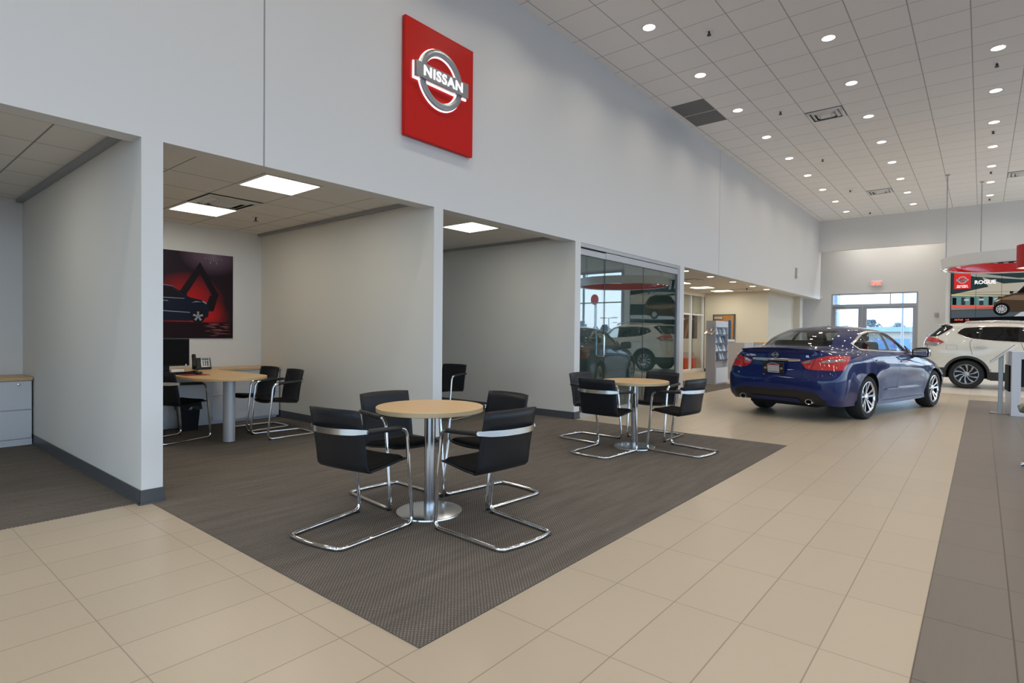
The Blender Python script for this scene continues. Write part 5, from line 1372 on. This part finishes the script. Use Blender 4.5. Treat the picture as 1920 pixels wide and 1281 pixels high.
    for s, nm in ((1, 'L'), (-1, 'R')):
        pr = [(s * y, z) for y, z in tl_rear]
        sh.mark('tail_lamp|' + nm, pr, 'yz', lambda c, n, s=s: c.x < -.86 and c.y * s > .3 and n.x < -.1, ['body'])
        sh.mark('tail_lamp|' + nm, tl_side, 'xz', lambda c, n, s=s: c.x > -.98 and c.x < -.4 and c.y * s > .66 and n.y * s > .3, ['body'])
        hl = [(s * .44, .62), (s * .60, .76), (s * .95, .80), (s * .95, .64), (s * .6, .58)]
        sh.mark('headlamp|' + nm, hl, 'yz', lambda c, n, s=s: c.x > 2.95 and c.y * s > .3, ['body'])
        sh.mark('lamp_gap|' + nm, [(s * .512, .75), (s * .520, .75), (s * .575, .925), (s * .567, .925)], 'yz', lambda c, n, s=s: c.x < -.9, ['tail_lamp|' + nm])
        for q, pl in (('a', [(.405, .858), (.50, .905), (.515, .865), (.43, .845)]), ('b', [(.61, .862), (.70, .905), (.90, .925), (.84, .885), (.72, .865)])):
            sh.mark('lamp_clear|' + nm, [(s * y, z) for y, z in pl], 'yz', lambda c, n, s=s: c.x < -.72 and n.x < -.05, ['tail_lamp|' + nm])
    # dark lower bumper, front grille
    sh.mark('rear_diffuser', [(-.72, .20), (.72, .20), (.70, .34), (.60, .43), (.45, .45), (-.45, .45), (-.60, .43), (-.70, .34)], 'yz', lambda c, n: c.x < -.9, ['body'])
    sh.mark('diffuser_insert', [(-.40, .20), (.40, .20), (.36, .335), (-.36, .335)], 'yz', lambda c, n: c.x < -.9, ['rear_diffuser'])
    sh.mark('front_grille', [(-.42, .24), (.42, .24), (.30, .62), (-.30, .62)], 'yz', lambda c, n: c.x > 3.3, ['body'])
    # shut lines: thin strips whose skin is left out
    def seam(name, pts, plane, test, w=0.008):
        for i in range(len(pts) - 1):
            p, q = Vector(pts[i]), Vector(pts[i + 1]); d = (q - p).normalized(); n = Vector((-d.y, d.x)) * w / 2; e = d * w * .4
            sh.mark(name, [tuple(p - e + n), tuple(q + e + n), tuple(q + e - n), tuple(p - e - n)], plane, test, ['body'])
    fl = lambda c, n: abs(c.y) > .6
    seam('shut_line', [(-.06, 1.035), (.03, .98), (.10, .87), (.26, .72)], 'xz', fl)
    seam('shut_line', [(.395, .60), (.47, .42), (.52, .255)], 'xz', fl)
    seam('shut_line', [(.90, 1.02), (1.02, .90), (1.10, .72), (1.115, .25)], 'xz', fl)
    seam('shut_line', [(1.74, .985), (2.06, .92), (2.22, .74), (2.24, .40), (2.18, .255)], 'xz', fl)
    seam('shut_line', [(.52, .255), (1.115, .25), (2.18, .255)], 'xz', fl)
    rear = lambda c, n: c.x < -.8
    for s in (1, -1):
        seam('shut_line', [(s * .375, .80), (s * .42, .68), (s * .40, .63), (s * .2, .62), (0, .62)], 'yz', rear, .006)
        seam('shut_line', [(s * .515, .955), (s * .535, 1.02)], 'yz', rear, .006)
        seam('shut_line', [(s * .50, -1.05), (s * .56, -.80), (s * .60, -.60), (s * .52, -.52)][::1] if False else [(-.98, s * .545), (-.80, s * .60), (-.58, s * .565)], 'xy', lambda c, n: c.z > .98 and n.z > .5, .006)
        seam('shut_line', [(3.40, s * .30), (3.0, s * .60), (2.5, s * .74), (2.12, s * .72)], 'xy', lambda c, n: n.z > .5, .005)
    sh.mark('plate_recess', [(-.30, .655), (.30, .655), (.33, .855), (-.33, .855)], 'yz', lambda c, n: c.x < -.9, ['body'])
    P = lambda n, o, m, **k: sh.piece(n, o, m, car, **k)
    have = set(sh.names)
    P(['body', 'plate_recess'], 'body', 'paint_blue')
    P('body', 'inner_lining', 'car_lining', push=-0.022, flip=True)
    P(['shut_line'], 'shut_line', 'gap', push=-0.004)
    P(['chrome_line|L', 'chrome_line|R'], 'window_trim', 'satin', push=0.002)
    sh.pieces(['pillar_trim|L', 'pillar_trim|R'], 'pillar_trim', 'car_black_gloss', car, push=0.001)
    for s in 'LR':
        P('quarter_glass|' + s, 'quarter_window', 'car_glass'); P('rear_glass|' + s, 'rear_door_window', 'car_glass'); P('front_glass|' + s, 'front_door_window', 'car_glass')
        tlm = P('tail_lamp|' + s, 'tail_lamp', 'lamp_red', push=0.006); 
        c = sh.piece('lamp_clear|' + s, 'clear_lens', 'lamp_clear', tlm, push=0.007); sh.piece('lamp_gap|' + s, 'lamp_gap', 'gap', tlm, push=0.002)
        P('headlamp|' + s, 'headlamp', 'lamp_clear', push=0.004)
    P('back_glass', 'rear_window', 'car_glass_dark'); P('windscreen', 'windscreen', 'car_glass')
    P('rear_diffuser', 'rear_diffuser', 'car_black', push=0.002); P('diffuser_insert', 'diffuser_insert', 'paint_blue', push=0.010)
    P('front_grille', 'front_grille', 'car_black_gloss')
    for cx in (0.0, 2.70): wheel_house(car, cx, wr, 0.385, 0.86, 0.52)
    for cx in (0.0, 2.70):
        for s in (1, -1): wheel(car, (cx, s * 0.765, wr), wr, 0.238, 0.235, 'split', s)
    MB().box(-0.85, 3.4, -0.52, 0.52, 0.20, 0.42).build('underbody', 'car_lining', car)
    # deck lip, chrome bar, badge, letters
    lip = []
    for k in range(25):
        q = -1 + k / 12; y = 0.60 * q; x = -1.085 + 0.105 * abs(q) ** 2.4; z = 1.058 - 0.030 * q * q
        lip.append([(x + .11, y, z + 0.004), (x + .03, y, z + .016), (x - .022, y, z + .014), (x - .024, y, z + .002), (x + .012, y, z - .022)])
    MB().grid(lip).build('boot_spoiler', 'paint_blue', car)
    bar = []
    for k in range(21):
        q = -1 + k / 10; y = 0.375 * q; x = -1.062 + 0.016 * q * q
        bar.append([(x + .01, y, .912 - .002 * abs(q)), (x - .016, y, .910), (x - .020, y, .892), (x - .012, y, .868 + .012 * abs(q) ** 3), (x + .01, y, .866 + .012 * abs(q) ** 3)])
    MB().grid(bar).build('chrome_bar', 'chrome', car)
    e = bpy.data.objects.new('badge', None); COL.objects.link(e); e.parent = car; e.matrix_local = frame_mtx((-1.066, 0, .962), (0, -1, 0), (0.05, 0, 1))
    emblem(e, 0.044, 0.034, 0.112, 0.024, 'NISSAN', ('chrome', 'gap'), 0.008, xs=1.1, tsz=0.022)
    lt = MB(); add_text(lt, 'ALTIMA', 0.040, frame_mtx((-1.058, 0.405, .945), (0.06, -1, 0), (0.05, 0, 1)), 0.002, 0.0015, 1.15); lt.build('model_lettering', 'chrome', car)
    lt = MB(); add_text(lt, 'SR', 0.044, frame_mtx((-1.050, -0.470, .948), (-0.20, -1, 0), (0.05, 0, 1)), 0.002, 0.0015, 1.2); lt.build('trim_lettering', 'chrome', car)
    # licence plate with dealer frame
    e = bpy.data.objects.new('licence_plate', None); COL.objects.link(e); e.parent = car; e.matrix_local = frame_mtx((-1.118, 0, .768), (0, -1, 0), (-0.16, 0, 1))
    MB().rbox(-.165, .165, -.082, .082, 0, .012, .004, 1).build('plate_frame', 'car_black', e)
    MB().box(-.092, .092, -.055, .040, .012, .0135).build('plate_blank', mat('plate_grey', (0.42, 0.41, 0.41), .5), e)
    MB().box(-.092, .092, .043, .056, .012, .0135).build('plate_strip', mat('plate_red', (0.40, 0.03, 0.05), .5), e)
    for s in (-1, 1): MB().lathe([(0.012, .012), (.018, .012), (.018, .0145), (.012, .0145)], 20, Matrix.Translation((s * .125, -.005, 0)), closed=True).box(s * .125 - .021, s * .125 + .021, -.009, -.001, .012, .015).build('plate_emblem', 'satin', e)
    tx = MB()
    for k in range(17): tx.box(-.088 + k * .0105, -.081 + k * .0105, -.072, -.063, .012, .013)
    for k in range(14): a = deg(118 - k * 4.3); tx.box(.20 * math.cos(a) - .004, .20 * math.cos(a) + .004, .20 * math.sin(a) - .132, .20 * math.sin(a) - .124, .012, .013)
    tx.build('plate_lettering', 'paper', e)
    # reflector strip, exhausts, side moulding, handles, mirrors
    for s in (-1, 1):
        MB().lathe([(0.030, -.16), (0.044, -.15), (0.047, 0.0), (0.045, .006), (0.038, .004), (0.036, -.10)], 28, Matrix.Translation((-1.085, s * .515, .298)) @ Matrix.Rotation(-PI / 2, 4, 'Y') @ Matrix.Diagonal((.85, 1.12, 1, 1))).build('exhaust_tip', 'chrome', car)
        MB().lathe([(0, -.02), (0.040, -.02)], 20, Matrix.Translation((-1.0, s * .515, .298)) @ Matrix.Rotation(-PI / 2, 4, 'Y')).build('exhaust_pipe', 'gap', car)
        ml = []
        for k in range(25):
            x = .56 + 1.52 * k / 24; y = 0.862; h = .022 * min(1, 8 * min(k, 24 - k) / 24 + .2)
            ml.append([(x, s * (y - .01), .425 - .010 * k / 24 + h), (x, s * (y + .010), .425 - .010 * k / 24 + h * .5), (x, s * (y + .010), .425 - .010 * k / 24 - h * .6), (x, s * (y - .01), .425 - .010 * k / 24 - h)])
        MB().grid(ml).build('side_moulding', 'paint_blue', car)
        for x, z in ((0.30, .885), (1.27, .850)):
            y = abs(handle(car, sh, x, z, s)); hd = [(x - .10, s * (y - .006), z), (x - .085, s * (y + .018), z + .004), (x, s * (y + .032), z + .006), (x + .085, s * (y + .018), z + .002), (x + .10, s * (y - .006), z)]
            MB().tube(fillet(hd, .04, 4), [0.013] * len(fillet(hd, .04, 4)), 10).build('door_handle', 'chrome', car)
        mirror(car, 1.76, s * .845, .995, s, 'car_black_gloss')
        MB().prism([(1.62, s * .815, .985), (1.86, s * .80, .97), (1.66, s * .745, 1.10)], (0, s * .02, 0)).build('mirror_sail', 'car_black', car)
    # cabin
    seat(car, 1.28, .37, .50, .52); seat(car, 1.28, -.37, .50, .52); seat(car, .42, 0, .52, 1.26)
    for y in (-.38, .38): MB().rbox(.15, .23, y - .12, y + .12, 1.05, 1.17, .03, 3).build('rear_headrest', 'car_seat', car)
    MB().rbox(1.75, 2.15, -.70, .70, .70, .955, .06, 3).build('dashboard', 'car_lining', car)
    MB().box(-.55, .18, -.62, .62, 1.0, 1.04).build('parcel_shelf', 'car_lining', car)
    MB().lathe([(0.165, 0), (.18, .012), (.195, 0), (.18, -.012)], 28, Matrix.Translation((1.62, .37, .93)) @ Matrix.Rotation(deg(-65), 4, 'Y'), closed=True).build('steering_wheel', 'car_black', car)
    MB().rbox(1.40, 1.42, -.11, .11, 1.235, 1.295, .01).build('interior_mirror', 'car_black', car)
    sh.bm.free()
    return car
build_sedan()
def build_suv():
    rows = [
     [(-.80,0,.36),(-.79,.45,.34),(-.76,.70,.32),(-.68,.82,.29),(-.42,.86,.27),(0,.87,.25),(.5,.87,.235),(1.25,.87,.23),(1.9,.87,.23),(2.3,.87,.24),(2.7,.86,.25),(3.1,.83,.25),(3.38,.68,.24),(3.5,.4,.24),(3.54,0,.24)],
     [(-.905,0,.52),(-.895,.45,.52),(-.86,.70,.51),(-.76,.85,.50),(-.45,.905,.48),(0,.915,.46),(.5,.905,.42),(1.25,.898,.41),(1.9,.90,.41),(2.3,.905,.42),(2.7,.91,.44),(3.1,.86,.46),(3.42,.71,.47),(3.57,.42,.48),(3.61,0,.48)],
     [(-.925,0,.76),(-.915,.45,.76),(-.875,.70,.76),(-.78,.845,.77),(-.46,.912,.78),(0,.922,.78),(.5,.908,.72),(1.25,.900,.70),(1.9,.903,.70),(2.3,.912,.72),(2.7,.92,.74),(3.1,.87,.72),(3.40,.71,.68),(3.54,.42,.68),(3.58,0,.68)],
     [(-.885,0,1.02),(-.875,.43,1.02),(-.845,.68,1.02),(-.755,.815,1.03),(-.44,.898,1.03),(0,.906,1.02),(.5,.905,.98),(1.25,.90,.96),(1.9,.893,.94),(2.3,.885,.92),(2.65,.87,.91),(3.0,.81,.87),(3.27,.66,.83),(3.40,.38,.83),(3.44,0,.83)],
     [(-.850,0,1.17),(-.840,.41,1.17),(-.805,.64,1.175),(-.70,.77,1.18),(-.40,.860,1.18),(0,.873,1.155),(.5,.875,1.105),(1.25,.87,1.07),(1.8,.86,1.045),(2.15,.84,1.03),(2.45,.80,1.01),(2.8,.72,.975),(3.08,.58,.93),(3.2,.33,.93),(3.24,0,.935)],
     [(-.800,0,1.265),(-.790,.40,1.265),(-.745,.61,1.27),(-.63,.735,1.275),(-.34,.822,1.265),(0,.850,1.215),(.5,.855,1.155),(1.2,.85,1.115),(1.65,.83,1.09),(1.9,.79,1.08),(2.05,.69,1.085),(2.15,.54,1.09),(2.21,.37,1.09),(2.26,.19,1.095),(2.28,0,1.1)],
     [(-.650,0,1.415),(-.640,.37,1.415),(-.595,.57,1.415),(-.485,.685,1.41),(-.25,.755,1.395),(.05,.785,1.37),(.5,.79,1.345),(1.1,.785,1.33),(1.42,.76,1.31),(1.58,.72,1.30),(1.7,.63,1.305),(1.77,.49,1.315),(1.82,.34,1.32),(1.86,.17,1.325),(1.875,0,1.33)],
     [(-.490,0,1.565),(-.480,.34,1.565),(-.445,.52,1.56),(-.355,.622,1.556),(-.16,.680,1.556),(.12,.705,1.562),(.5,.712,1.562),(.95,.702,1.552),(1.15,.672,1.535),(1.26,.63,1.518),(1.34,.55,1.52),(1.39,.43,1.53),(1.42,.30,1.54),(1.44,.15,1.545),(1.45,0,1.55)],
     [(-.40,0,1.605),(-.395,.27,1.605),(-.37,.41,1.602),(-.30,.50,1.600),(-.13,.545,1.603),(.13,.565,1.612),(.5,.57,1.617),(.88,.56,1.608),(1.04,.53,1.593),(1.13,.49,1.578),(1.20,.42,1.574),(1.245,.33,1.578),(1.27,.22,1.582),(1.29,.11,1.585),(1.30,0,1.586)],
     [(.0,0,1.637),(.0,.06,1.637),(.02,.11,1.637),(.06,.15,1.637),(.14,.17,1.638),(.28,.18,1.640),(.5,.185,1.641),(.70,.18,1.638),(.82,.17,1.633),(.89,.15,1.628),(.94,.12,1.624),(.97,.09,1.622),(.99,.06,1.621),(1.0,.03,1.620),(1.005,0,1.620)],
     [(.25,0,1.643),(.25,0,1.643),(.26,0,1.643),(.28,0,1.643),(.32,0,1.644),(.39,0,1.644),(.5,0,1.645),(.60,0,1.643),(.66,0,1.641),(.70,0,1.640),(.73,0,1.639),(.745,0,1.638),(.755,0,1.638),(.76,0,1.637),(.765,0,1.637)]]
    car = thing('suv_car', 'pearl white SUV with dark rear windows parked before the video wall', 'car', (-0.30, 18.74, 0), math.radians(1.0))
    sh = Shell(rows, 8, 7)
    wr = 0.352
    # dark cladding band with its wheel-arch lips, then the arches themselves
    for s, nm in ((1, 'L'), (-1, 'R')):
        fl = lambda c, n, s=s: c.y * s > .45
        sh.mark('cladding|' + nm, [(-1.1, .20), (3.8, .20), (3.8, .42), (2.7, .42), (.4, .425), (-.40, .50), (-1.1, .50)], 'xz', fl, ['body'])
        for cx in (0.0, 2.705): sh.mark('cladding|' + nm, arch_poly(cx, wr, 0.455), 'xz', fl, ['body'])
    sh.mark('cladding|R', [(-.7, .20), (.7, .20), (.7, .50), (-.7, .50)], 'yz', lambda c, n: c.x < -.6, ['body'])
    for cx in (0.0, 2.705): sh.remove(arch_poly(cx, wr, 0.398), 'xz', lambda c, n: abs(c.y) > 0.55 and c.z < .85)
    dlo = [(-.215, 1.362), (-.165, 1.325), (-.02, 1.250), (.12, 1.205), (.5, 1.165), (1.15, 1.125), (1.72, 1.10), (1.62, 1.215), (1.42, 1.385), (1.24, 1.485), (1.05, 1.525), (.6, 1.540), (.25, 1.535), (-.06, 1.512), (-.14, 1.455)]
    sh.both('chrome_line', dlo)
    sh.both('pillar_trim', offset_poly(dlo, 0.020))
    pt = ['pillar_trim|L', 'pillar_trim|R']
    sh.both('quarter_glass', [(-.165, 1.362), (-.12, 1.325), (.0, 1.268), (.14, 1.222), (.21, 1.212), (.235, 1.512), (-.02, 1.488), (-.10, 1.445)], pt)
    sh.both('rear_glass', [(.275, 1.207), (.94, 1.158), (.965, 1.508), (.30, 1.514)], pt)
    sh.both('front_glass', [(1.06, 1.150), (1.64, 1.12), (1.58, 1.205), (1.40, 1.37), (1.22, 1.463), (1.08, 1.502)], pt)
    sh.mark('back_glass', [(-.60, 1.285), (.60, 1.285), (.68, 1.33), (.60, 1.48), (.52, 1.545), (-.52, 1.545), (-.60, 1.48), (-.68, 1.33)], 'yz', lambda c, n: c.x < -.25 and n.x < -.2, ['body'])
    for s, nm in ((1, 'L'), (-1, 'R')):
        sh.mark('side_spoiler|' + nm, [(-.80, 1.272), (-.60, 1.272), (-.54, 1.30), (-.24, 1.525), (-.33, 1.555), (-.50, 1.555)], 'xz', lambda c, n, s=s: c.y * s > .5, ['body'])
        sh.mark('tail_lamp|' + nm, [(-.95, 1.215), (-.95, 1.06), (-.60, 1.045), (-.44, 1.135), (-.60, 1.235), (-.74, 1.262), (-.84, 1.255)], 'xz', lambda c, n, s=s: c.y * s > .50 and c.x < -.4, ['body'])
        sh.mark('lamp_clear|' + nm, [(-.97, 1.150), (-.97, 1.04), (-.58, 1.03), (-.46, 1.118)], 'xz', lambda c, n, s=s: c.y * s > .50 and c.x < -.4, ['tail_lamp|' + nm])
        sh.mark('headlamp|' + nm, [(3.05, .88), (3.28, .80), (3.45, .72), (3.50, .80), (3.3, .92)], 'xz', lambda c, n, s=s: c.y * s > .35 and c.x > 2.9, ['body'])
    sh.mark('windscreen', [(-.68, 1.13), (0, 1.12), (.68, 1.13), (.52, 1.48), (.44, 1.515), (-.44, 1.515), (-.52, 1.48)], 'yz', lambda c, n: c.x > 1.2 and n.x > .1, ['body'])
    sh.mark('front_grille', [(-.40, .55), (.40, .55), (.32, .82), (-.32, .82)], 'yz', lambda c, n: c.x > 3.2, ['body'])
    def seam(pts, plane, test, w=0.009):
        for i in range(len(pts) - 1):
            p, q = Vector(pts[i]), Vector(pts[i + 1]); d = (q - p).normalized(); n = Vector((-d.y, d.x)) * w / 2; e = d * w * .4
            sh.mark('shut_line', [tuple(p - e + n), tuple(q + e + n), tuple(q + e - n), tuple(p - e - n)], plane, test, ['body', 'cladding|L', 'cladding|R'])
    fl = lambda c, n: abs(c.y) > .6
    seam([(.10, 1.21), (.06, 1.13), (.065, 1.03), (.11, .84)], 'xz', fl)
    seam([(.45, .50), (.50, .27)], 'xz', fl)
    seam([(1.00, 1.13), (1.10, .8), (1.10, .26)], 'xz', fl)
    seam([(1.73, 1.09), (2.05, 1.0), (2.17, .75), (2.15, .27)], 'xz', fl)
    seam([(-.40, .955), (-.19, .955), (-.185, .965), (-.185, 1.055), (-.20, 1.065), (-.39, 1.065), (-.40, 1.055), (-.40, .955)], 'xz', lambda c, n: c.y < -.6, .004)
    seam([(-.78, 1.05), (-.80, .80), (-.83, .62), (-.86, .60)], 'xz', fl)
    P = lambda n, o, m, **k: sh.piece(n, o, m, car, **k)
    P('body', 'body', 'paint_white'); P('body', 'inner_lining', 'car_lining', push=-0.022, flip=True)
    P(['cladding|L', 'cladding|R'], 'lower_cladding', 'cladding', push=0.006)
    P('shut_line', 'shut_line', 'gap', push=-0.004)
    P(['chrome_line|L', 'chrome_line|R'], 'window_trim', 'satin', push=0.003)
    sh.pieces(pt, 'pillar_trim', 'car_black_gloss', car, push=0.001)
    for s in 'LR':
        P('quarter_glass|' + s, 'quarter_window', 'suv_glass'); P('rear_glass|' + s, 'rear_door_window', 'suv_glass'); P('front_glass|' + s, 'front_door_window', 'car_glass')
        o = P('tail_lamp|' + s, 'tail_lamp', 'lamp_red', push=0.012); sh.piece('lamp_clear|' + s, 'clear_lens', 'lamp_clear', o, push=0.012)
        P('headlamp|' + s, 'headlamp', 'lamp_clear', push=0.004); P('side_spoiler|' + s, 'side_spoiler', 'car_black_gloss', push=0.004)
    P('back_glass', 'rear_window', 'suv_glass', push=0.004); P('windscreen', 'windscreen', 'car_glass'); P('front_grille', 'front_grille', 'car_black_gloss')
    for cx in (0.0, 2.705):
        wheel_house(car, cx, wr, 0.41, 0.88, 0.52)
        for s in (1, -1): wheel(car, (cx, s * 0.785, wr), wr, 0.243, 0.228, 'swirl', s)
    MB().box(-0.7, 3.4, -0.55, 0.55, 0.24, 0.46).build('underbody', 'car_lining', car)
    for s in (-1, 1):
        MB().tube(fillet([(-.05, s * .60, 1.600), (.0, s * .60, 1.650), (.75, s * .60, 1.668), (1.22, s * .55, 1.630), (1.26, s * .55, 1.580)], .08, 4), .0165, 10).build('roof_rail', 'satin', car)
        for x, z in ((.26, 1.022), (1.25, 1.00)):
            y = abs(handle(car, sh, x, z, s)); hd = fillet([(x - .11, s * (y - .006), z), (x - .09, s * (y + .022), z + .004), (x, s * (y + .036), z + .004), (x + .09, s * (y + .020), z), (x + .11, s * (y - .006), z - .004)], .04, 4)
            MB().tube(hd, .014, 10).build('door_handle', 'satin', car)
        mirror(car, 1.80, s * .865, 1.13, s, 'paint_white')
        MB().box(.45, 2.25, s * .86 - .03, s * .86 + .03, .22, .27).build('sill_step', 'car_black', car)
    # roof spoiler over the rear window
    sp = []
    for k in range(21):
        q = -1 + k / 10; y = .585 * q; x = -.575 + .06 * q * q; z = 1.600 - .03 * q * q
        sp.append([(x + .20, y, z + .010), (x + .08, y, z + .012), (x, y, z - .002), (x - .012, y, z - .014), (x, y, z - .028), (x + .10, y, z - .042)])
    MB().grid(sp).build('roof_spoiler', 'paint_white', car)
    MB().tube([(-.70, 0, 1.30), (-.82, .0, 1.285)], .015, 8).build('wiper_pivot', 'car_black', car)
    MB().tube([(-.815, -.02, 1.275), (-.74, -.35, 1.32), (-.73, -.42, 1.32)], [.014, .010, .006], 8).build('rear_wiper', 'car_black', car)
    MB().rbox(-.915, -.885, -.30, .30, .90, .945, .008).build('chrome_bar', 'chrome', car)
    MB().rbox(-.935, -.915, -.16, .16, .72, .84, .004).build('licence_plate', 'car_black', car)
    e = bpy.data.objects.new('badge', None); COL.objects.link(e); e.parent = car; e.matrix_local = frame_mtx((-.885, 0, 1.06), (0, -1, 0), (.1, 0, 1))
    emblem(e, 0.06, 0.046, 0.15, 0.03, 'NISSAN', ('chrome', 'gap'), 0.01, xs=1.1, tsz=0.03)
    seat(car, 1.22, .38, .62, .54); seat(car, 1.22, -.38, .62, .54); seat(car, .32, 0, .64, 1.30)
    for y in (-.4, .4): MB().rbox(.02, .10, y - .13, y + .13, 1.18, 1.36, .03, 3).build('rear_headrest', 'car_seat', car)
    MB().rbox(1.75, 2.15, -.72, .72, .80, 1.07, .06, 3).build('dashboard', 'car_lining', car)
    MB().lathe([(0.165, 0), (.18, .012), (.195, 0), (.18, -.012)], 28, Matrix.Translation((1.60, .38, 1.05)) @ Matrix.Rotation(deg(-65), 4, 'Y'), closed=True).build('steering_wheel', 'car_black', car)
    sh.bm.free()
build_suv()

# ================================================================== LIGHT AND CAMERA
w = bpy.data.worlds.new('sky'); SC.world = w; w.use_nodes = True
nt = w.node_tree; bg = nt.nodes['Background']
sky = nt.nodes.new('ShaderNodeTexSky'); sky.sky_type = 'NISHITA'; sky.sun_disc = False
sky.sun_elevation = deg(32); sky.sun_rotation = deg(40); sky.air_density = 1.0; sky.dust_density = 1.5; sky.ozone_density = 1.5
mxw = nt.nodes.new('ShaderNodeMix'); mxw.data_type = 'RGBA'; mxw.inputs[0].default_value = 0.9
mxw.inputs[7].default_value = (1.85, 2.7, 3.85, 1)
nt.links.new(sky.outputs[0], mxw.inputs[6]); nt.links.new(mxw.outputs[2], bg.inputs[0])
bg.inputs[1].default_value = WORLD

def portal(name, loc, rot, sx, sy):
    d = bpy.data.lights.new(name, 'AREA'); d.shape = 'RECTANGLE'; d.size = sx; d.size_y = sy; d.cycles.is_portal = True
    o = bpy.data.objects.new(name, d); COL.objects.link(o); o.location = loc; o.rotation_euler = rot
portal('daylight_right', (RX + 0.22, (RY + FY) / 2, 2.13), (0, PI / 2, 0), 4.0, FY - RY)
portal('daylight_rear', ((RX - 4.57) / 2, RY - 0.22, 2.13), (PI / 2, 0, 0), RX + 4.57, 4.0)
portal('daylight_far', ((RX + 3.36) / 2, FY + 0.22, 2.13), (-PI / 2, 0, 0), RX - 3.36, 4.0)
portal('daylight_door', ((DX0 + DX1) / 2, DY + 0.22, 1.45), (-PI / 2, 0, 0), DX1 - DX0, 2.8)
sd = bpy.data.lights.new('sun', 'SUN'); sd.energy = SUN; sd.angle = deg(1.5); sd.color = (1.0, 0.95, 0.86)
so = bpy.data.objects.new('sun', sd); COL.objects.link(so)
so.rotation_euler = Vector((-0.90, 0.10, 0.62)).to_track_quat('Z', 'Y').to_euler()

# the recessed downlights: a disc lamp in every can of the grid (the rows run on behind and beside the camera)
LAMPS = []
def disc_lamp(x, y, z, power, col, r=0.08, spread=138):
    key = (power, r)
    d = DISC.get(key)
    if d is None:
        d = bpy.data.lights.new('downlight_lamp', 'AREA'); d.shape = 'DISK'; d.size = 2 * r; d.energy = power; d.color = col; d.spread = deg(spread); DISC[key] = d
    o = bpy.data.objects.new('downlight_lamp', d); COL.objects.link(o); o.location = (x, y, z)
DISC = {}
XS = [-3.53 + 1.822 * i for i in range(7)]
SEEN = [tuple(o.location[:2]) for o in bpy.data.objects if o.name.startswith('downlight') and o.parent is None and o.type == 'EMPTY']
for x in XS:
    for y in [-5.57 + 1.81 * i for i in range(16)]:
        disc_lamp(x, y, CH - 0.007, DLP, (1.0, 0.90, 0.77))
        if not any(abs(x - q[0]) < .3 and abs(y - q[1]) < .3 for q in SEEN):
            dup(dl0, (x, y, CH), None, 'round downlight outside the picture, %s row from the white wall, number %d from rear' % (ordw[XS.index(x)], round((y + 5.57) / 1.81) + 1), 'round recessed downlights outside the picture')
for x, y in ((-3.4, 23.65), (-1.9, 23.65)): (disc_lamp(x, y, CH - 0.007, DLP * 2.2, (1.0, 0.92, 0.82)), dup(dl0, (x, y, CH), None, 'added downlight hidden above the exit door on its %s half' % ('hinge' if x < -3 else 'side light')))  # lamps added behind the bulkhead, unseen, to brighten and warm the door wall
for y in (12.4, 13.95, 15.6, 17.3, 18.7): disc_lamp(-5.2, y, AH - 0.007, DLP * 0.35, (1.0, 0.84, 0.62))
cam = bpy.data.cameras.new('camera'); co = bpy.data.objects.new('camera', cam); COL.objects.link(co)
cam.sensor_width = 36.0; cam.lens = 1062.75 * 36 / 1920; cam.clip_start = 0.05; cam.clip_end = 600
yaw, pitch, roll = (deg(a) for a in (39.651, 0.778, -0.5437))
fw = Vector((-math.sin(yaw) * math.cos(pitch), math.cos(yaw) * math.cos(pitch), -math.sin(pitch)))
rt = Vector((math.cos(yaw), math.sin(yaw), 0)); dn = fw.cross(rt)
r2 = math.cos(roll) * rt + math.sin(roll) * dn; d2 = -math.sin(roll) * rt + math.cos(roll) * dn
m = Matrix((r2, -d2, -fw)).transposed().to_4x4(); m.translation = (0, 0, 1.24); co.matrix_world = m
SC.camera = co
vs = SC.view_settings
vs.view_transform = 'Standard'; vs.look = 'None'; vs.gamma = 1.0; vs.use_curve_mapping = False; vs.exposure = EXPO
SC.cycles.use_denoising = True
SC.cycles.max_bounces = 10; SC.cycles.diffuse_bounces = 5; SC.cycles.glossy_bounces = 5; SC.cycles.transparent_max_bounces = 24; SC.cycles.transmission_bounces = 4
SC.cycles.sample_clamp_indirect = 6.0
SC.cycles.caustics_reflective = False; SC.cycles.caustics_refractive = False
